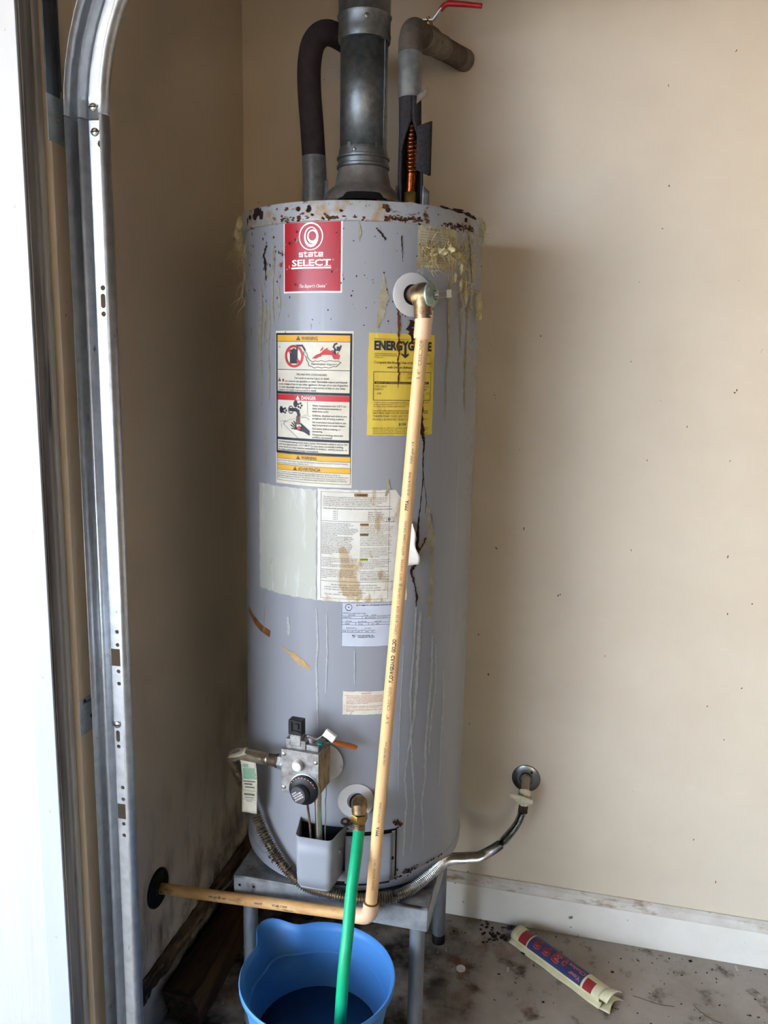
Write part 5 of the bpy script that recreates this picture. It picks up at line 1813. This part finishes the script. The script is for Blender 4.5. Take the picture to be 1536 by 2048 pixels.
# flag bracket with the vertical angle above it
g = G()
g.box((.0155, -.819, 1.840), (.0175, -.757, 1.912))
fb = g.build('flag_bracket', m_galv, tk, bevel=.0008)
G().box((.0155, -.7585, 1.842), (.058, -.7565, 1.916)).build('bracket_leg', m_galv, fb, bevel=.0008)
for x, z in ((.033, 1.899), (.034, 1.862)):
    G().lathe((x - .003, -.7587, z), (0, -1, 0), [(.0048, 0), (.0046, .0004)], 14).build('bracket_hole', m_hole, fb)
G().lathe((.0176, -.790, 1.878), (1, 0, 0), [(.0050, 0), (.0048, .0012), (.002, .002)], 14).build('lag_screw', m_bolt, fb)
g = G()
g.box((.0155, -.819, 1.91), (.0180, -.785, 2.6))
g.box((.0180, -.788, 1.92), (.0215, -.785, 2.6))
g.build('wall_angle', pm('dull_steel', S(112, 118, 124), S(84, 90, 96), rough=.4, metal=.9, scale=40, stretch=(1, 1, .2)), tk)
# lower jamb bracket
g = G()
g.box((.0155, -.812, .820), (.0172, -.765, .888))
lb = g.build('jamb_bracket', m_galv, tk, bevel=.0008)
G().box((.0155, -.7600, .815), (.062, -.7580, .872)).build('bracket_leg', m_galv, lb, bevel=.0008)
G().obox((.0185, -.789, .878), ((1, 0, .5), (0, 1, 0), (-.5, 0, 1)), (.004, .014, .0008)).build('bent_tab', m_galv, lb)
G().lathe((.0174, -.776, .848), (1, 0, 0), [(.0052, 0), (.0050, .0005)], 14).build('slot_hole', m_hole, lb)
G().lathe((.0174, -.797, .884), (1, 0, 0), [(.0032, 0), (.0030, .0012), (.001, .0016)], 12).build('lag_screw', m_rustd, lb)

# ================================================================== THINGS ON THE FLOOR
# rolled advertising sheet in a flat tube
A, B = V(.785, -.060, .018), V(1.008, -.232, .018)
du = (B - A).normalized()
dvv = V(-du.y, du.x, 0)
LN = (B - A).length
ro = thing('rolled_flyer', 'flattened roll of navy and red printed paper lying on the concrete floor', 'rolled flyer', tuple((A + B) / 2 - V(0, 0, .018)))


def rollf(off=0.):
    def f(u, v):                     # u along mm, v around angle (degrees)
        a = radians(v)
        return A + du * (u / 1000) + dvv * ((.0245 + off) * cos(a)) + Vector((0, 0, (.0165 + off) * sin(a)))
    return f


g = G()
f = rollf()
g.surf(lambda a, b: f(LN * 1000 * a, 360 * b), 30, 32)
rb = g.build('paper_roll', P_CREAM, ro, solid=.0008, smooth=60)
f = rollf(.0006)
g = G()
put_rect(g, lambda u, v: f(u, v), 26, 25, 52, 165, 0, 6)
for (u0, u1, v0, v1, mi) in ((26, 52, 30, 178, 0), (56, 226, 14, 180, 1), (53, 55.5, 20, 180, 2), (227, 229.5, 20, 180, 2), (232, 258, 95, 180, 0)):
    g.surf(lambda a, b: f(u0 + (u1 - u0) * a, v0 + (v1 - v0) * b), 20, 24, mi)
g.build('printed_sheet', [P_FRED, P_NAVY, P_CREAM], rb, smooth=60)
# lettering reads upside down from the camera
f2 = rollf(.0011)
f3 = rollf(.0015)


def upside(ff, u0, v0):
    return lambda u, v: ff(u0 - u, v0 + v / .0245 / 1000 * 57.3)


g = G()
for ff, mi, b in ((f2, 1, .07), (f3, 0, .02)):
    for k, ch in enumerate('399'):
        put_text(g, upside(ff, 152 - k * 30, 78), ch, 0, 0, 27, mi, width=25, bold=b)
    put_text(g, upside(ff, 170, 86), '$', 0, 0, 17, mi, width=13, bold=b)
for ff, mi, b in ((f2, 1, .03), ):
    put_text(g, upside(ff, 221, 128), 'Your', 0, 0, 10, mi, width=36, bold=b)
    put_text(g, upside(ff, 224, 84), 'Choice', 0, 0, 9.5, mi, width=50, bold=b)
g.build('lettering', [P_FRED, P_FPINK], rb, smooth=0)
# flat folded edge along the front and the crumpled end
g = G()
g.surf(lambda a, b: A + du * (LN * 1.02 * a) - dvv * (.018 + .014 * b) + V(0, 0, -.0165 + .010 * (1 - b) + .001 * sin(a * 20)), 24, 4)
g.build('folded_edge', P_CREAM, ro, solid=.0012, smooth=60)
g = G()
g.surf(lambda a, b: A + du * (LN + .002 + .030 * b * (1 - .35 * sin(a * pi))) + dvv * (-.030 + .060 * a + .006 * b) + V(0, 0, -.016 + .010 * sin(a * pi) * b + .003 * a), 10, 5)
g.surf(lambda a, b: A + du * (LN - .006 + .026 * b + .012 * a) + dvv * ((.024 - .002 * b) * cos(radians(20 + 150 * (1 - a)))) + V(0, 0, .0185 * sin(radians(20 + 150 * (1 - a))) + .012 * b * a), 14, 5)
g.build('crumpled_end', P_CREAM, ro, solid=.0008, smooth=60)
g = G()
g.rings([[A + du * (LN * k) + dvv * (.014 * cos(2 * pi * j / 20)) + V(0, 0, .009 * sin(2 * pi * j / 20) - .004) for j in range(20)] for k in (.8, .985, .99)], True)
g.build('inner_core', m_whitep, ro)

# small plastic cap
g = G()
g.lathe((.657, -.213, 0), (0, 0, 1), [(.0115, 0), (.0115, .003), (.0100, .0045), (.0085, .0040), (.0, .0036)], 24, cap0=True, cap1=False)
tag(g.build('bottle_cap', m_whitep, base=(.657, -.213, 0)), 'small round white plastic cap lying on the concrete', 'cap')
# dark scrap of film tucked behind the flyer
g = G()
g.tube(smooth_path([(.742, -.036, .004), (.755, -.042, .010), (.766, -.046, .006), (.776, -.040, .014), (.770, -.030, .010)]), .0022, 8)
g.surf(lambda a, b: V(.757 + .014 * a, -.040 - .004 * sin(a * 6), .003 + .016 * b - .004 * a * b), 5, 4)
tag(g.build('film_scrap', [pm('dark_film', S(46, 40, 54), S(120, 112, 132), rough=.3, scale=90, lo=.45, hi=.6)], base=(.757, -.04, 0)), 'scrap of dark plastic film wedged against the baseboard', 'scrap')

# rotten timber beside the left baseboard
g = G()
rr = random.Random(23)
secs = []
for k in range(15):
    y = -.555 + .40 * k / 14
    x0, x1, z1 = .020, .108 - .020 * k / 14, .088
    q = .006 if k == 0 else .003
    ring = []
    for (x, z) in ((x0, .0005), (x1, .0005), (x1 + .004, .03), (x1 + .002, .062), (x1 - .006, z1), ((x0 + x1) / 2, z1 + .003), (x0 + .004, z1), (x0, .04)):
        ring.append((x + q * rr.uniform(-1, 1), y + (.016 * rr.uniform(-1, 1) if k in (0,) else 0), max(.0004, z + q * rr.uniform(-1, 1) * (z > .01))))
    secs.append(ring)
g.rings(secs, True)
wd = g.build('timber_block', m_wood, base=(.065, -.36, 0), smooth=30)
tag(wd, 'rotten wooden timber lying on the floor beside the left baseboard', 'timber')
g = G()
g.add(secs[0], [tuple(reversed(range(8)))])
for _ in range(26):
    p = V(rr.uniform(.03, .105), -.556, rr.uniform(.01, .085))
    g.tube([p, p + V(rr.uniform(-.006, .006), -rr.uniform(.006, .022), rr.uniform(-.012, .006))], [.003, .0006], 5)
g.build('broken_end', m_wooddark, wd, smooth=0)

# crumbs, leaf bits and dirt
rr = random.Random(31)
g = G()
for _ in range(300):
    if rr.random() < .75:
        x, y = rr.uniform(.56, 1.5), -abs(rr.gauss(0, .22)) - .02
    else:
        x, y = rr.uniform(.12, .6), rr.uniform(-.6, -.05)
    s = rr.uniform(.0005, .0020) * (2.2 if rr.random() < .06 else 1)
    a = rr.uniform(0, 6.28)
    c = V(x, y, s * .3 + .0002)
    X, Y = V(cos(a), sin(a), rr.uniform(-.1, .1)), V(-sin(a), cos(a), 0)
    g.obox(c, (X, Y, X.cross(Y)), (s * rr.uniform(.8, 2.0), s * rr.uniform(.4, .9), s * .3), rr.choice((0, 0, 1, 1, 2)))
for cx, cy, n_, sp in ((.735, -.075, 26, .016), (.71, -.05, 12, .02), (1.17, -.30, 8, .006)):
    for _ in range(n_):
        a = rr.uniform(0, 6.28)
        s = rr.uniform(.001, .003)
        X, Y = V(cos(a), sin(a), .1), V(-sin(a), cos(a), 0)
        g.obox((cx + rr.gauss(0, sp), min(-.018, cy + rr.gauss(0, sp)), .0016), (X, Y, X.cross(Y)), (s * 1.5, s, s * .3), 0)
db = g.build('floor_debris', [pm('dark_crumb', S(44, 34, 27), S(30, 23, 19), rough=.9, scale=90), pm('brown_crumb', S(98, 70, 44), S(70, 50, 34), rough=.9, scale=90),
                              pm('pale_crumb', S(206, 200, 190), S(180, 172, 160), rough=.9, scale=90)], smooth=0, kind='stuff')
tag(db, 'scattered crumbs, leaf bits and grit on the concrete floor', 'debris')
g = G()
g.tube(smooth_path([(1.075, -.195, .001), (1.09, -.198, .0016), (1.13, -.206, .0010), (1.17, -.205, .001)]), .0006, 5)
m_stem = pm('dry_stem_brown', S(96, 84, 68), S(80, 70, 56), rough=.9, scale=90)
tag(g.build('dry_stem', m_stem, base=(1.12, -.2, 0)), 'thin dry plant stem on the floor nearer the rolled flyer', 'stem')
g = G()
g.tube(smooth_path([(1.215, -.185, .001), (1.228, -.205, .001), (1.255, -.225, .001), (1.275, -.228, .001)]), .0006, 5)
tag(g.build('dry_stem', m_stem, base=(1.245, -.2, 0)), 'curved dry plant stem on the floor by the right edge of the picture', 'stem')

for o in bpy.data.objects:
    if '_b' in o:
        del o['_b']
